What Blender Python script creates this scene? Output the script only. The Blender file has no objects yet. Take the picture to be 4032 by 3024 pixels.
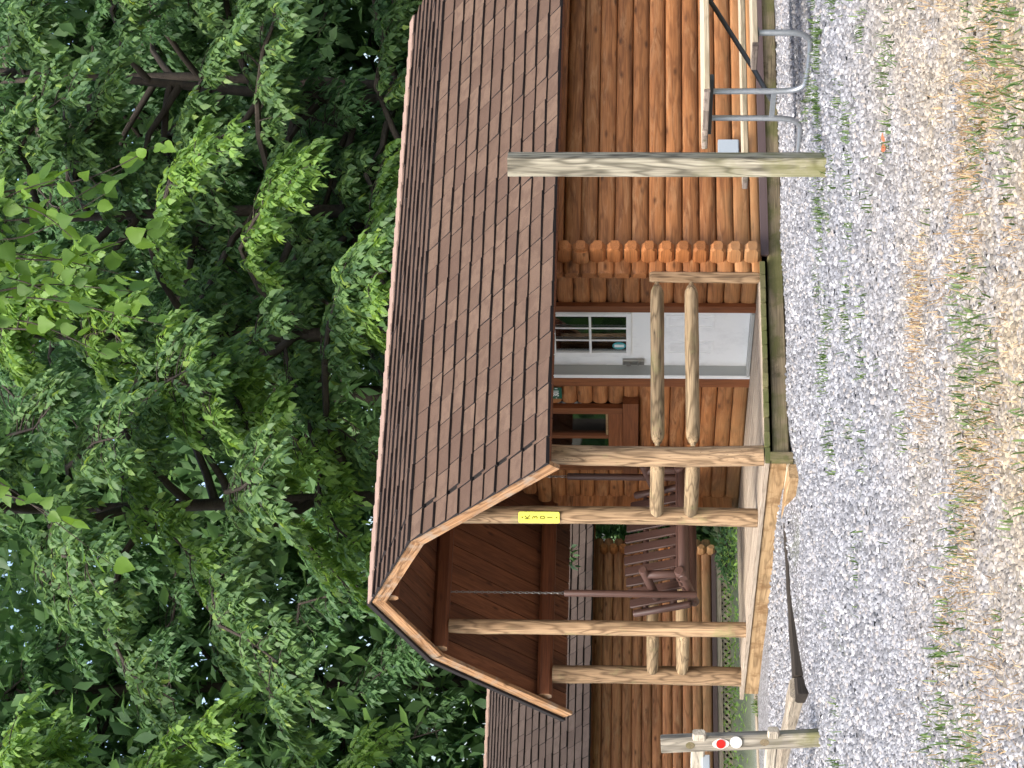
import bpy, math, random
import numpy as np
from mathutils import Vector, Matrix

scene = bpy.context.scene
rng = np.random.default_rng(7)
random.seed(7)
R = math.radians

# ------------------------------------------------------------------ camera
# world frame: X along the ridge (to the right and away), Y along the gable (to the
# left and away), Z up, z = 0 on the porch deck.  The photograph is stored on its side,
# so the camera is turned a quarter turn: "up" in the place points left in the picture.
CAM = Vector((-9.2443, -16.4073, 1.0546))
YAW, PITCH, ROLL = 0.5436, 0.0547, 0.0072
fw = Vector((math.sin(YAW)*math.cos(PITCH), math.cos(YAW)*math.cos(PITCH), math.sin(PITCH)))
r0 = Vector((math.cos(YAW), -math.sin(YAW), 0))
u0 = r0.cross(fw)
rt = r0*math.cos(ROLL) + u0*math.sin(ROLL)
up = -r0*math.sin(ROLL) + u0*math.cos(ROLL)
cam_d = bpy.data.cameras.new('camera')
cam = bpy.data.objects.new('camera', cam_d)
scene.collection.objects.link(cam)
xa, ya, za = -up, rt, -fw
cam.matrix_world = Matrix(((xa.x, ya.x, za.x, CAM.x), (xa.y, ya.y, za.y, CAM.y),
                           (xa.z, ya.z, za.z, CAM.z), (0, 0, 0, 1)))
cam_d.sensor_width = 36
cam_d.lens = 8954.97/4032*36
cam_d.clip_end = 3000
cam_d.clip_start = 0.1
scene.camera = cam

# ------------------------------------------------------------------ light
SUN_TO = Vector((-0.74, -0.50, 1.15)).normalized()
w = bpy.data.worlds.new('World')
scene.world = w
w.use_nodes = True
nt = w.node_tree
bg = nt.nodes['Background']
sky = nt.nodes.new('ShaderNodeTexSky')
sky.sky_type = 'NISHITA'
sky.sun_disc = False
sky.sun_elevation = math.asin(SUN_TO.z)
sky.sun_rotation = math.atan2(SUN_TO.x, SUN_TO.y)
sky.air_density = 1.0
sky.dust_density = 4.0
sky.ozone_density = 1.0
nt.links.new(sky.outputs[0], bg.inputs[0])
bg.inputs[1].default_value = 0.14
sl = bpy.data.lights.new('sun', 'SUN')
sl.energy = 1.5
sl.angle = R(24)
sl.color = (1.0, 0.96, 0.9)
so = bpy.data.objects.new('sun', sl)
scene.collection.objects.link(so)
so.rotation_euler = SUN_TO.to_track_quat('Z', 'Y').to_euler()
so.location = (-10, -8, 20)
vs = scene.view_settings
vs.view_transform = 'Standard'
vs.look = 'None'
vs.gamma = 1
vs.exposure = 1.43
vs.use_curve_mapping = False

# ------------------------------------------------------------------ helpers
WM = {}
I4 = Matrix.Identity(4)

def props(o, label=None, cat=None, group=None, kind=None):
    if label: o['label'] = label
    if cat: o['category'] = cat
    if group: o['group'] = group
    if kind: o['kind'] = kind
    return o

def place(o, parent=None, M=I4):
    scene.collection.objects.link(o)
    WM[o.name] = M.copy()
    if parent is not None:
        o.parent = parent
        o.matrix_basis = WM[parent.name].inverted() @ M
    else:
        o.matrix_basis = M
    return o

def thing(name, loc, label, cat, group=None, kind=None):
    o = bpy.data.objects.new(name, None)
    o.empty_display_size = 0.2
    place(o, None, Matrix.Translation(Vector(loc)))
    return props(o, label, cat, group, kind)

def mesh(name, verts, faces, mats, smooth=None, fmat=None):
    me = bpy.data.meshes.new(name)
    me.from_pydata([tuple(v) for v in verts], [], [tuple(f) for f in faces])
    for m in (mats if isinstance(mats, (list, tuple)) else [mats]):
        me.materials.append(m)
    if fmat is not None:
        me.polygons.foreach_set('material_index', fmat)
    if smooth is not None:
        me.polygons.foreach_set('use_smooth', [True]*len(me.polygons))
        me.set_sharp_from_angle(angle=R(smooth))
    me.update()
    return me

def fast_mesh(name, verts, faces, mat, nper):
    """verts (N,3), faces (F,nper) numpy"""
    me = bpy.data.meshes.new(name)
    me.vertices.add(len(verts))
    me.vertices.foreach_set('co', np.asarray(verts, np.float32).ravel())
    me.loops.add(len(faces)*nper)
    me.loops.foreach_set('vertex_index', np.asarray(faces, np.int32).ravel())
    me.polygons.add(len(faces))
    me.polygons.foreach_set('loop_start', np.arange(0, len(faces)*nper, nper, dtype=np.int32))
    me.polygons.foreach_set('loop_total', np.full(len(faces), nper, np.int32))
    me.materials.append(mat)
    me.update(calc_edges=True)
    return me

def frame(p0, p1, upv):
    p0, p1 = Vector(p0), Vector(p1)
    x = (p1-p0); L = x.length; x.normalize()
    z = Vector(upv); z = (z - x*z.dot(x))
    if z.length < 1e-4:
        z = Vector((1, 0, 0)) - x*x.x
    z.normalize(); y = z.cross(x)
    M = Matrix(((x.x, y.x, z.x, p0.x), (x.y, y.y, z.y, p0.y), (x.z, y.z, z.z, p0.z), (0, 0, 0, 1)))
    return M, L

def rect(w, h, b=0.0):
    w /= 2; h /= 2
    if b <= 0: return [(-w, -h), (w, -h), (w, h), (-w, h)]
    return [(-w+b, -h), (w-b, -h), (w, -h+b), (w, h-b), (w-b, h), (-w+b, h), (-w, h-b), (-w, -h+b)]

def circ(r, n=12):
    return [(r*math.cos(2*math.pi*i/n), r*math.sin(2*math.pi*i/n)) for i in range(n)]

def dlog(h, bulge, back):
    """log siding: bulges towards +y, flat back"""
    pts = [(-back, -h/2), ]
    n = 6
    for i in range(n+1):
        a = -math.pi/2 + math.pi*i/n
        pts.append((bulge*(math.cos(a)**0.6 if math.cos(a) > 1e-6 else 0), h/2*math.sin(a)*0.995))
    pts.append((-back, h/2))
    return pts

def beam(name, p0, p1, prof, mat, parent=None, upv=(0, 0, 1), rings=None, chamfer=0, cs=0.8, segs=0,
         wob=0, rad=0, smooth=38, end_mat=None, key=None):
    """a bar from p0 to p1; local X runs along it (the grain), profile in local (y, z)"""
    M, L = frame(p0, p1, upv)
    if rings is None:
        rings = []
        if chamfer:
            rings = [(0, cs), (chamfer, 1)]
        else:
            rings = [(0, 1)]
        for i in range(1, segs+1):
            rings.append((chamfer + (L-2*chamfer)*i/(segs+1), 1))
        rings += [(L-chamfer, 1), (L, cs)] if chamfer else [(L, 1)]
    V, F, FM = [], [], []
    n = len(prof)
    for k, (x, s) in enumerate(rings):
        dy = dz = 0; rs = 1
        if wob and 0 < k < len(rings)-1:
            dy, dz = random.uniform(-wob, wob), random.uniform(-wob, wob)
        if rad: rs = 1 + random.uniform(-rad, rad)
        sa_, sb_ = s if isinstance(s, tuple) else (s, s)
        for (a, b) in prof:
            V.append((x, a*sa_*rs+dy, b*sb_*rs+dz))
    for k in range(len(rings)-1):
        for i in range(n):
            j = (i+1) % n
            F.append((k*n+i, k*n+j, (k+1)*n+j, (k+1)*n+i)); FM.append(0)
    F.append(tuple(range(n-1, -1, -1))); F.append(tuple((len(rings)-1)*n+i for i in range(n)))
    em = 1 if end_mat else 0
    FM += [em, em]
    me = mesh(name, V, F, [mat, end_mat] if end_mat else mat, smooth, FM)
    o = bpy.data.objects.new(name, me)
    return place(o, parent, M)

def boxo(name, lo, hi, mat, parent=None, b=0.0, upv=(0, 0, 1), ax='x'):
    """axis aligned block; ax = the grain direction"""
    lo, hi = Vector(lo), Vector(hi); c = (lo+hi)/2; d = hi-lo
    if ax == 'x': return beam(name, (lo.x, c.y, c.z), (hi.x, c.y, c.z), rect(d.y, d.z, b), mat, parent, (0, 0, 1))
    if ax == 'y': return beam(name, (c.x, lo.y, c.z), (c.x, hi.y, c.z), rect(d.x, d.z, b), mat, parent, (0, 0, 1))
    return beam(name, (c.x, c.y, lo.z), (c.x, c.y, hi.z), rect(d.y, d.x, b), mat, parent, (1, 0, 0))

def tube_data(pts, radii, n=8):
    pts = [Vector(p) for p in pts]
    V, F = [], []
    prev = None
    for i, p in enumerate(pts):
        t = (pts[min(i+1, len(pts)-1)] - pts[max(i-1, 0)]).normalized()
        ref = prev if prev is not None else (Vector((0, 0, 1)) if abs(t.z) < 0.9 else Vector((1, 0, 0)))
        a = (ref - t*ref.dot(t)).normalized(); b = t.cross(a); prev = a
        for k in range(n):
            an = 2*math.pi*k/n
            V.append(p + (a*math.cos(an) + b*math.sin(an))*radii[i])
    for i in range(len(pts)-1):
        for k in range(n):
            j = (k+1) % n
            F.append((i*n+k, i*n+j, (i+1)*n+j, (i+1)*n+k))
    F.append(tuple(range(n-1, -1, -1))); F.append(tuple((len(pts)-1)*n+k for k in range(n)))
    return V, F

def tube(name, pts, radii, mat, parent=None, n=8, smooth=60):
    if not isinstance(radii, (list, tuple)): radii = [radii]*len(pts)
    o0 = WM[parent.name].translation if parent is not None else Vector(pts[0])
    V, F = tube_data(pts, radii, n)
    me = mesh(name, [v-o0 for v in V], F, mat, smooth)
    return place(bpy.data.objects.new(name, me), parent, Matrix.Translation(o0))

def raw(name, V, F, mat, parent=None, smooth=None, origin=None, fmat=None):
    o0 = Vector(origin) if origin is not None else (WM[parent.name].translation if parent is not None else Vector((0, 0, 0)))
    me = mesh(name, [Vector(v)-o0 for v in V], F, mat, smooth, fmat)
    return place(bpy.data.objects.new(name, me), parent, Matrix.Translation(o0))

def bez(pts, k=6):
    """Catmull-Rom through pts"""
    P = [Vector(p) for p in pts]
    out = []
    for i in range(len(P)-1):
        a = P[max(i-1, 0)]; b = P[i]; c = P[i+1]; d = P[min(i+2, len(P)-1)]
        for j in range(k):
            t = j/k
            out.append(0.5*((2*b) + (c-a)*t + (2*a-5*b+4*c-d)*t*t + (3*b-a-3*c+d)*t**3))
    out.append(P[-1])
    return out

f2 = np.array([math.sin(YAW), math.cos(YAW)]); r2 = np.array([math.cos(YAW), -math.sin(YAW)])
# ------------------------------------------------------------------ materials
class NB:
    def __init__(s, name):
        s.m = bpy.data.materials.new(name); s.m.use_nodes = True
        s.t = s.m.node_tree; s.n = s.t.nodes; s.b = s.n['Principled BSDF']
    def add(s, typ, **kw):
        n = s.n.new(typ)
        for k, v in kw.items():
            if k.startswith('i_'):
                n.inputs[k[2:].replace('_', ' ')].default_value = v
            else: setattr(n, k, v)
        return n
    def link(s, a, b): s.t.links.new(a, b)
    def math(s, op, a, b=None, c=None):
        n = s.n.new('ShaderNodeMath'); n.operation = op
        for i, v in enumerate((a, b, c)):
            if v is None: continue
            if isinstance(v, (int, float)): n.inputs[i].default_value = v
            else: s.link(v, n.inputs[i])
        return n.outputs[0]
    def mix(s, f, a, b, blend='MIX'):
        n = s.n.new('ShaderNodeMix'); n.data_type = 'RGBA'; n.blend_type = blend
        for sock, v in ((n.inputs[0], f), (n.inputs[6], a), (n.inputs[7], b)):
            if isinstance(v, (int, float)): sock.default_value = v
            elif isinstance(v, tuple): sock.default_value = (*v, 1) if len(v) == 3 else v
            else: s.link(v, sock)
        return n.outputs[2]
    def ramp(s, f, stops):
        n = s.n.new('ShaderNodeValToRGB')
        while len(n.color_ramp.elements) < len(stops): n.color_ramp.elements.new(0.5)
        for e, (p, c) in zip(n.color_ramp.elements, stops):
            e.position = p; e.color = (*c, 1) if len(c) == 3 else c
        s.link(f, n.inputs[0]); return n.outputs[0]
    def noise(s, vec, scale, detail=4, rough=0.55, dist=0):
        n = s.n.new('ShaderNodeTexNoise')
        n.inputs['Scale'].default_value = scale; n.inputs['Detail'].default_value = detail
        n.inputs['Roughness'].default_value = rough; n.inputs['Distortion'].default_value = dist
        if vec is not None: s.link(vec, n.inputs['Vector'])
        return n.outputs[0]
    def bump(s, h, strength=0.3, dist=0.01):
        n = s.n.new('ShaderNodeBump'); n.inputs['Strength'].default_value = strength
        n.inputs['Distance'].default_value = dist
        s.link(h, n.inputs['Height']); s.link(n.outputs[0], s.b.inputs['Normal'])
    def coords(s, scale=(1, 1, 1), rnd=50.0):
        tc = s.n.new('ShaderNodeTexCoord'); oi = s.n.new('ShaderNodeObjectInfo')
        mp = s.n.new('ShaderNodeMapping'); mp.inputs['Scale'].default_value = scale
        ad = s.n.new('ShaderNodeVectorMath'); ad.operation = 'MULTIPLY_ADD'
        cb = s.n.new('ShaderNodeCombineXYZ')
        for i in range(3): s.link(oi.outputs['Random'], cb.inputs[i])
        s.link(cb.outputs[0], ad.inputs[0]); ad.inputs[1].default_value = (rnd, rnd*1.7, rnd*0.6)
        s.link(tc.outputs['Object'], ad.inputs[2]); s.link(ad.outputs[0], mp.inputs['Vector'])
        return mp.outputs[0], oi.outputs['Random']

def wood(name, dark, light, contour=0.0, ring=22.0, tone=0.25, knots=0.0, rough=0.75, moss=None, mossz=None, wear=None,
         pale=None, palez=(0.0, 0.6), bump=0.35, crack=0.0, stain=None, spec=0.3):
    k = NB(name); b = k.b
    gv, rnd = k.coords((0.8, 11, 11))
    big = k.noise(gv, 1.0, 4, 0.6, 0.6)
    fv, _ = k.coords((3, 130, 130))
    fine = k.noise(fv, 1.0, 3, 0.6)
    col = k.ramp(big, [(0.28, dark), (0.5, tuple((a+c)/2 for a, c in zip(dark, light))), (0.72, light)])
    col = k.mix(0.45, col, k.ramp(fine, [(0.3, tuple(x*0.6 for x in dark)), (0.7, tuple(min(1, x*1.15) for x in light))]))
    h = fine
    if contour:
        cv, _ = k.coords((1.3, 8.0, 8.0))
        cn = k.noise(cv, 1.0, 2, 0.45, 0.3)
        sn = k.math('SINE', k.math('MULTIPLY', cn, ring*6.2832))
        f = k.math('POWER', k.math('MULTIPLY_ADD', sn, 0.5, 0.5), 3.0)
        col = k.mix(k.math('MULTIPLY', f, contour), col, tuple(x*0.42 for x in dark))
        h = k.math('SUBTRACT', h, k.math('MULTIPLY', f, 0.5))
    if knots:
        kv, _ = k.coords((3.2, 9, 9))
        vo = k.add('ShaderNodeTexVoronoi'); k.link(kv, vo.inputs['Vector']); vo.inputs['Scale'].default_value = 1.0
        kd = k.ramp(vo.outputs['Distance'], [(0.06, (1, 1, 1)), (0.2, (0, 0, 0))])
        col = k.mix(k.math('MULTIPLY', kd, knots), col, tuple(x*0.3 for x in dark))
    if crack:
        xv, _ = k.coords((0.5, 40, 40))
        xn = k.noise(xv, 1.0, 2, 0.5, 1.5)
        cf = k.ramp(k.math('ABSOLUTE', k.math('SUBTRACT', xn, 0.5)), [(0.0, (1, 1, 1)), (0.018, (0, 0, 0))])
        col = k.mix(k.math('MULTIPLY', cf, crack), col, (0.015, 0.011, 0.008))
        h = k.math('SUBTRACT', h, cf)
    if tone:
        hs = k.add('ShaderNodeHueSaturation')
        k.link(k.math('MULTIPLY_ADD', rnd, tone*2, 1-tone), hs.inputs['Value']); k.link(col, hs.inputs['Color'])
        col = hs.outputs[0]
    geo = k.add('ShaderNodeNewGeometry')
    if pale or moss:
        sx = k.add('ShaderNodeSeparateXYZ'); k.link(geo.outputs['Position'], sx.inputs[0])
        pn = k.noise(geo.outputs['Position'], 3.0, 5, 0.65)
    if pale:
        zz = k.math('ADD', sx.outputs[2], k.math('MULTIPLY_ADD', pn, 0.9, -0.45))
        mr = k.add('ShaderNodeMapRange'); k.link(zz, mr.inputs[0])
        mr.inputs[1].default_value = palez[0]; mr.inputs[2].default_value = palez[1]
        mr.inputs[3].default_value = 0.85; mr.inputs[4].default_value = 0.0
        pc = k.mix(fine, tuple(x*0.65 for x in pale), pale)
        col = k.mix(mr.outputs[0], col, pc)
    if wear:        # bleached, scuffed streaks along the grain
        wv, _ = k.coords((2.2, 16, 16), 31.0)
        wn = k.noise(wv, 1.0, 5, 0.7, 0.8)
        col = k.mix(k.ramp(wn, [(0.52, (0, 0, 0)), (0.72, (0.8, 0.8, 0.8))]), col, wear)
        col = k.mix(k.ramp(wn, [(0.26, (0.3, 0.3, 0.3)), (0.38, (0, 0, 0))]), col, tuple(x*0.55 for x in dark))
    if stain:
        sn2 = k.noise(geo.outputs['Position'], 6.0, 5, 0.7)
        col = k.mix(k.ramp(sn2, [(0.5, (0, 0, 0)), (0.68, (1, 1, 1))]), col, stain)
    if moss:
        mf = k.ramp(pn, [(moss[1], (0, 0, 0)), (moss[1]+0.16, (1, 1, 1))])
        if mossz is not None:
            zr = k.add('ShaderNodeMapRange'); k.link(sx.outputs[2], zr.inputs[0])
            zr.inputs[1].default_value = mossz[0]; zr.inputs[2].default_value = mossz[1]
            zr.inputs[3].default_value = 1; zr.inputs[4].default_value = 0
            mf = k.math('MULTIPLY', mf, zr.outputs[0])
        col = k.mix(k.math('MULTIPLY', mf, 0.8), col, moss[0])
    k.link(col, b.inputs['Base Color'])
    b.inputs['Roughness'].default_value = rough
    b.inputs['Specular IOR Level'].default_value = spec
    k.bump(h, bump, 0.004)
    return k.m

def plain(name, col, rough=0.6, metal=0.0, var=0.12, scale=8, bump=0.0, spec=0.4, dirt=None):
    k = NB(name)
    v, rnd = k.coords((1, 1, 1))
    n = k.noise(v, scale, 5, 0.6)
    c = k.mix(n, tuple(max(0, x*(1-var)) for x in col), tuple(min(1, x*(1+var)) for x in col))
    if dirt:
        d = k.noise(v, scale*0.4, 6, 0.7)
        c = k.mix(k.ramp(d, [(0.48, (0, 0, 0)), (0.75, (0.7, 0.7, 0.7))]), c, dirt)
    k.link(c, k.b.inputs['Base Color'])
    k.b.inputs['Roughness'].default_value = rough; k.b.inputs['Metallic'].default_value = metal
    k.b.inputs['Specular IOR Level'].default_value = spec
    if bump: k.bump(n, bump, 0.01)
    return k.m

def leafmat(name, dark, light, trans=0.4, rough=0.5, odd=None):
    k = NB(name); geo = k.add('ShaderNodeNewGeometry')
    rp = geo.outputs['Random Per Island']
    st = [(0.0, dark), (0.55, tuple((a+b)/2 for a, b in zip(dark, light))), (0.95, light)]
    if odd: st.append((0.995, odd))
    col = k.ramp(rp, st)
    k.link(col, k.b.inputs['Base Color']); k.b.inputs['Roughness'].default_value = rough
    k.b.inputs['Specular IOR Level'].default_value = 0.35
    tr = k.add('ShaderNodeBsdfTranslucent')
    hs = k.add('ShaderNodeHueSaturation'); hs.inputs['Hue'].default_value = 0.48
    hs.inputs['Saturation'].default_value = 1.15; hs.inputs['Value'].default_value = 1.5
    k.link(col, hs.inputs['Color']); k.link(hs.outputs[0], tr.inputs['Color'])
    mx = k.add('ShaderNodeMixShader'); mx.inputs[0].default_value = trans
    k.link(k.b.outputs[0], mx.inputs[1]); k.link(tr.outputs[0], mx.inputs[2])
    k.link(mx.outputs[0], k.n['Material Output'].inputs[0])
    return k.m

def glassmat(name, tint=(0.8, 0.85, 0.85)):
    k = NB(name)
    tr = k.add('ShaderNodeBsdfTransparent'); tr.inputs[0].default_value = (*tint, 1)
    gl = k.add('ShaderNodeBsdfGlossy'); gl.inputs['Roughness'].default_value = 0.02
    fr = k.add('ShaderNodeFresnel'); fr.inputs[0].default_value = 1.6
    mx = k.add('ShaderNodeMixShader')
    k.link(k.math('MULTIPLY_ADD', fr.outputs[0], 1.6, 0.04), mx.inputs[0])
    k.link(tr.outputs[0], mx.inputs[1]); k.link(gl.outputs[0], mx.inputs[2])
    k.link(mx.outputs[0], k.n['Material Output'].inputs[0])
    return k.m

def shinglemat(name, c1, c2, c3):
    k = NB(name)
    v, rnd = k.coords((1, 1, 1))
    tc = k.add('ShaderNodeNewGeometry')
    blotch = k.noise(tc.outputs['Position'], 3.3, 4, 0.6)
    gr = k.noise(v, 260, 2, 0.8)
    band = k.noise(v, 9, 2, 0.5)
    col = k.ramp(rnd, [(0.0, c1), (0.35, c2), (0.7, c3), (1.0, tuple(x*0.85 for x in c2))])
    col = k.mix(k.ramp(band, [(0.45, (0, 0, 0)), (0.62, (0.6, 0.6, 0.6))]), col, c1)
    col = k.mix(k.math('MULTIPLY', blotch, 0.35), col, tuple(x*1.25 for x in c3))
    col = k.mix(k.ramp(gr, [(0.35, (0.5, 0.5, 0.5)), (0.65, (0, 0, 0))]), col, tuple(x*0.45 for x in c1))
    k.link(col, k.b.inputs['Base Color']); k.b.inputs['Roughness'].default_value = 0.95
    k.b.inputs['Specular IOR Level'].default_value = 0.15
    k.bump(gr, 0.5, 0.003)
    return k.m

M = {}
M['log'] = wood('stained_log', (0.19, 0.066, 0.022), (0.49, 0.205, 0.072), tone=0.2, knots=0.8, rough=0.6,
                contour=0.42, ring=4.5, pale=(0.42, 0.25, 0.11), palez=(-0.25, 0.42), bump=0.3, wear=(0.48, 0.25, 0.115))
M['log_n'] = wood('faded_brightened_log', (0.24, 0.088, 0.040), (0.58, 0.265, 0.125), tone=0.16, knots=0.85, rough=0.65,
                  contour=0.5, ring=4.5, pale=(0.44, 0.29, 0.15), palez=(-0.3, 0.3), wear=(0.46, 0.27, 0.15))  # neighbour's paler weathered stain, brightened further to offset tree shade on its wall
M['log_end'] = wood('log_end_grain', (0.24, 0.085, 0.025), (0.44, 0.17, 0.055), tone=0.15, rough=0.7, crack=0.5,
                    pale=(0.46, 0.30, 0.15), palez=(-0.25, 0.45))
M['casing'] = wood('stained_casing', (0.13, 0.042, 0.016), (0.27, 0.095, 0.034), tone=0.12, knots=0.3, contour=0.2, ring=5, rough=0.6)
M['stain'] = wood('stained_board', (0.085, 0.026, 0.011), (0.20, 0.066, 0.024), tone=0.15, knots=0.35, contour=0.2, ring=6, rough=0.6)
M['ceiling'] = wood('ceiling_board', (0.085, 0.032, 0.016), (0.23, 0.09, 0.04), tone=0.38, knots=0.7, rough=0.7, contour=0.2, ring=6)
M['peeled'] = wood('peeled_log', (0.170, 0.096, 0.046), (0.54, 0.375, 0.222), contour=0.62, ring=7, tone=0.14, knots=0.6,
                   rough=0.8, crack=0.7, moss=((0.28, 0.27, 0.12), 0.58))
M['rail'] = wood('peeled_rail', (0.185, 0.118, 0.058), (0.52, 0.390, 0.235), contour=0.62, ring=6, tone=0.12, knots=0.5,
                 rough=0.8, crack=0.8, moss=((0.24, 0.23, 0.10), 0.58))
M['deck'] = wood('weathered_deck', (0.25, 0.195, 0.14), (0.54, 0.455, 0.36), contour=0.15, ring=9, tone=0.14, knots=0.3, rough=0.85, crack=0.5)
M['moss_end'] = wood('mossy_board_end', (0.085, 0.08, 0.035), (0.22, 0.20, 0.095), tone=0.3, rough=0.95,
                     moss=((0.10, 0.115, 0.035), 0.46), bump=0.6)
M['fascia'] = wood('deck_fascia', (0.25, 0.15, 0.065), (0.52, 0.355, 0.19), contour=0.45, ring=6, tone=0.12, knots=0.5, rough=0.8,
                   stain=(0.20, 0.11, 0.045))
M['skid'] = wood('skid_timber', (0.10, 0.078, 0.047), (0.30, 0.235, 0.145), contour=0.2, ring=7, tone=0.1, rough=0.9, crack=0.6,
                 moss=((0.13, 0.13, 0.045), 0.45), stain=(0.06, 0.04, 0.025))
M['rake'] = wood('rake_board', (0.26, 0.115, 0.042), (0.60, 0.36, 0.19), contour=0.6, ring=6, tone=0.08, knots=0.4, rough=0.75,
                 stain=(0.36, 0.28, 0.21), crack=0.5)
M['grey'] = wood('weathered_post', (0.17, 0.15, 0.105), (0.56, 0.52, 0.40), contour=0.7, ring=6, tone=0.06, knots=0.6, rough=0.9, crack=0.8,
                 moss=((0.20, 0.20, 0.07), 0.40), mossz=(-0.35, 0.9))
M['fence'] = wood('fence_wood', (0.17, 0.15, 0.115), (0.43, 0.39, 0.315), contour=0.5, ring=6, tone=0.1, rough=0.9, crack=0.7,
                  moss=((0.17, 0.17, 0.05), 0.42), mossz=(-0.3, 0.25))
M['fence_rail'] = wood('fence_rail_wood', (0.30, 0.25, 0.185), (0.62, 0.56, 0.45), contour=0.3, ring=8, tone=0.1, rough=0.9, crack=0.7)
M['tie'] = wood('dark_timber', (0.018, 0.015, 0.012), (0.055, 0.045, 0.036), tone=0.1, rough=0.9, crack=0.5)
M['tie_grey'] = wood('grey_timber', (0.26, 0.21, 0.15), (0.52, 0.45, 0.35), contour=0.3, ring=8, tone=0.1, rough=0.9, crack=0.8)
M['swing'] = wood('dark_brown_paint', (0.058, 0.029, 0.022), (0.115, 0.060, 0.047), tone=0.12, rough=0.5, bump=0.15, spec=0.5)
M['table'] = wood('table_plank', (0.40, 0.31, 0.19), (0.72, 0.62, 0.46), contour=0.25, ring=10, tone=0.12, rough=0.85, crack=0.4)
M['table_end'] = wood('table_plank_end', (0.08, 0.06, 0.05), (0.40, 0.33, 0.27), tone=0.3, rough=0.95, crack=0.8,
                      stain=(0.05, 0.035, 0.03), moss=((0.22, 0.24, 0.08), 0.58))
M['shingle'] = shinglemat('asphalt_shingle', (0.094, 0.058, 0.043), (0.132, 0.084, 0.060), (0.174, 0.116, 0.082))
M['shingle_n'] = shinglemat('grey_brown_shingle', (0.086, 0.063, 0.054), (0.108, 0.081, 0.069), (0.130, 0.099, 0.085))
M['shedge'] = plain('shingle_edge_and_shadow', (0.022, 0.018, 0.018), 0.95)  # black asphalt edge, also carrying the shadow line under each course
M['ridge'] = plain('ridge_cap', (0.30, 0.205, 0.16), 0.95, var=0.25, scale=14)
M['white'] = plain('white_door_paint', (0.88, 0.89, 0.875), 0.4, var=0.02, dirt=(0.66, 0.67, 0.66))
M['jamb'] = plain('grey_jamb', (0.42, 0.43, 0.41), 0.5, var=0.05)
M['glass'] = glassmat('window_glass')
M['steel'] = plain('galvanised_pipe', (0.42, 0.44, 0.46), 0.42, metal=0.75, var=0.25, scale=40)
M['dsteel'] = plain('dark_bracket', (0.09, 0.095, 0.10), 0.5, metal=0.6)
M['chain'] = plain('zinc_chain', (0.34, 0.33, 0.31), 0.35, metal=0.9)
M['nickel'] = plain('satin_nickel', (0.36, 0.34, 0.31), 0.35, metal=0.9)
M['flash'] = plain('brown_flashing', (0.115, 0.08, 0.078), 0.45, var=0.1)
M['yellow'] = plain('yellow_plate', (0.88, 0.86, 0.10), 0.5, var=0.03)
M['olive'] = plain('olive_letters', (0.10, 0.085, 0.0), 0.6)
M['green'] = plain('green_plate', (0.008, 0.095, 0.06), 0.4, var=0.05)
M['letter'] = plain('white_letters', (0.82, 0.82, 0.8), 0.5, var=0.02)
M['red'] = plain('red_reflector', (0.62, 0.012, 0.008), 0.2, var=0.1, scale=60, spec=0.7)
M['offwhite'] = plain('off_white_plastic', (0.70, 0.68, 0.61), 0.5, var=0.06)
M['pink'] = plain('reflector_rim', (0.76, 0.62, 0.56), 0.45, var=0.06)
M['teal'] = plain('teal_sticker', (0.05, 0.33, 0.36), 0.4)
M['greybox'] = plain('grey_box_paint', (0.40, 0.45, 0.49), 0.5, var=0.06)
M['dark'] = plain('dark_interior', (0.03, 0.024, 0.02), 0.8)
M['curtain'] = plain('curtain', (0.45, 0.44, 0.42), 0.9)
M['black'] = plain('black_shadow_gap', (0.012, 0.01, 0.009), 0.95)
M['bark'] = wood('bark', (0.030, 0.025, 0.021), (0.085, 0.069, 0.056), tone=0.15, rough=0.95, bump=0.8, crack=0.6)
M['leaf'] = leafmat('leaf_mid', (0.078, 0.150, 0.070), (0.190, 0.315, 0.112), 0.47, odd=(0.30, 0.42, 0.10))
M['leaf_l'] = leafmat('leaf_light', (0.105, 0.200, 0.062), (0.26, 0.42, 0.105), 0.48)  # paler leaf green; bright highlights on the boughs are put into this colour
M['leaf_d'] = leafmat('leaf_deep', (0.065, 0.135, 0.064), (0.135, 0.255, 0.098), 0.45)
M['leaf_b'] = leafmat('leaf_broad', (0.055, 0.125, 0.028), (0.16, 0.29, 0.050), 0.5)
M['leaf_far'] = leafmat('leaf_far', (0.070, 0.140, 0.062), (0.145, 0.27, 0.098), 0.45)
M['grass'] = leafmat('green_blade', (0.06, 0.12, 0.03), (0.15, 0.22, 0.07), 0.35)
M['straw'] = leafmat('dry_blade', (0.30, 0.19, 0.085), (0.58, 0.42, 0.22), 0.25, odd=(0.30, 0.32, 0.10))
k = NB('gravel_stone')
g_ = k.add('ShaderNodeNewGeometry')
cgr = k.ramp(g_.outputs['Random Per Island'], [(0.0, (0.045, 0.046, 0.049)), (0.25, (0.13, 0.133, 0.142)), (0.55, (0.22, 0.226, 0.243)),
                                            (0.80, (0.37, 0.376, 0.395)), (0.93, (0.30, 0.265, 0.23)), (1.0, (0.74, 0.74, 0.755))])
n_ = k.noise(g_.outputs['Position'], 90, 3, 0.7)
cgr = k.mix(k.math('MULTIPLY', n_, 0.5), cgr, (0.26, 0.26, 0.28))
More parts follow.
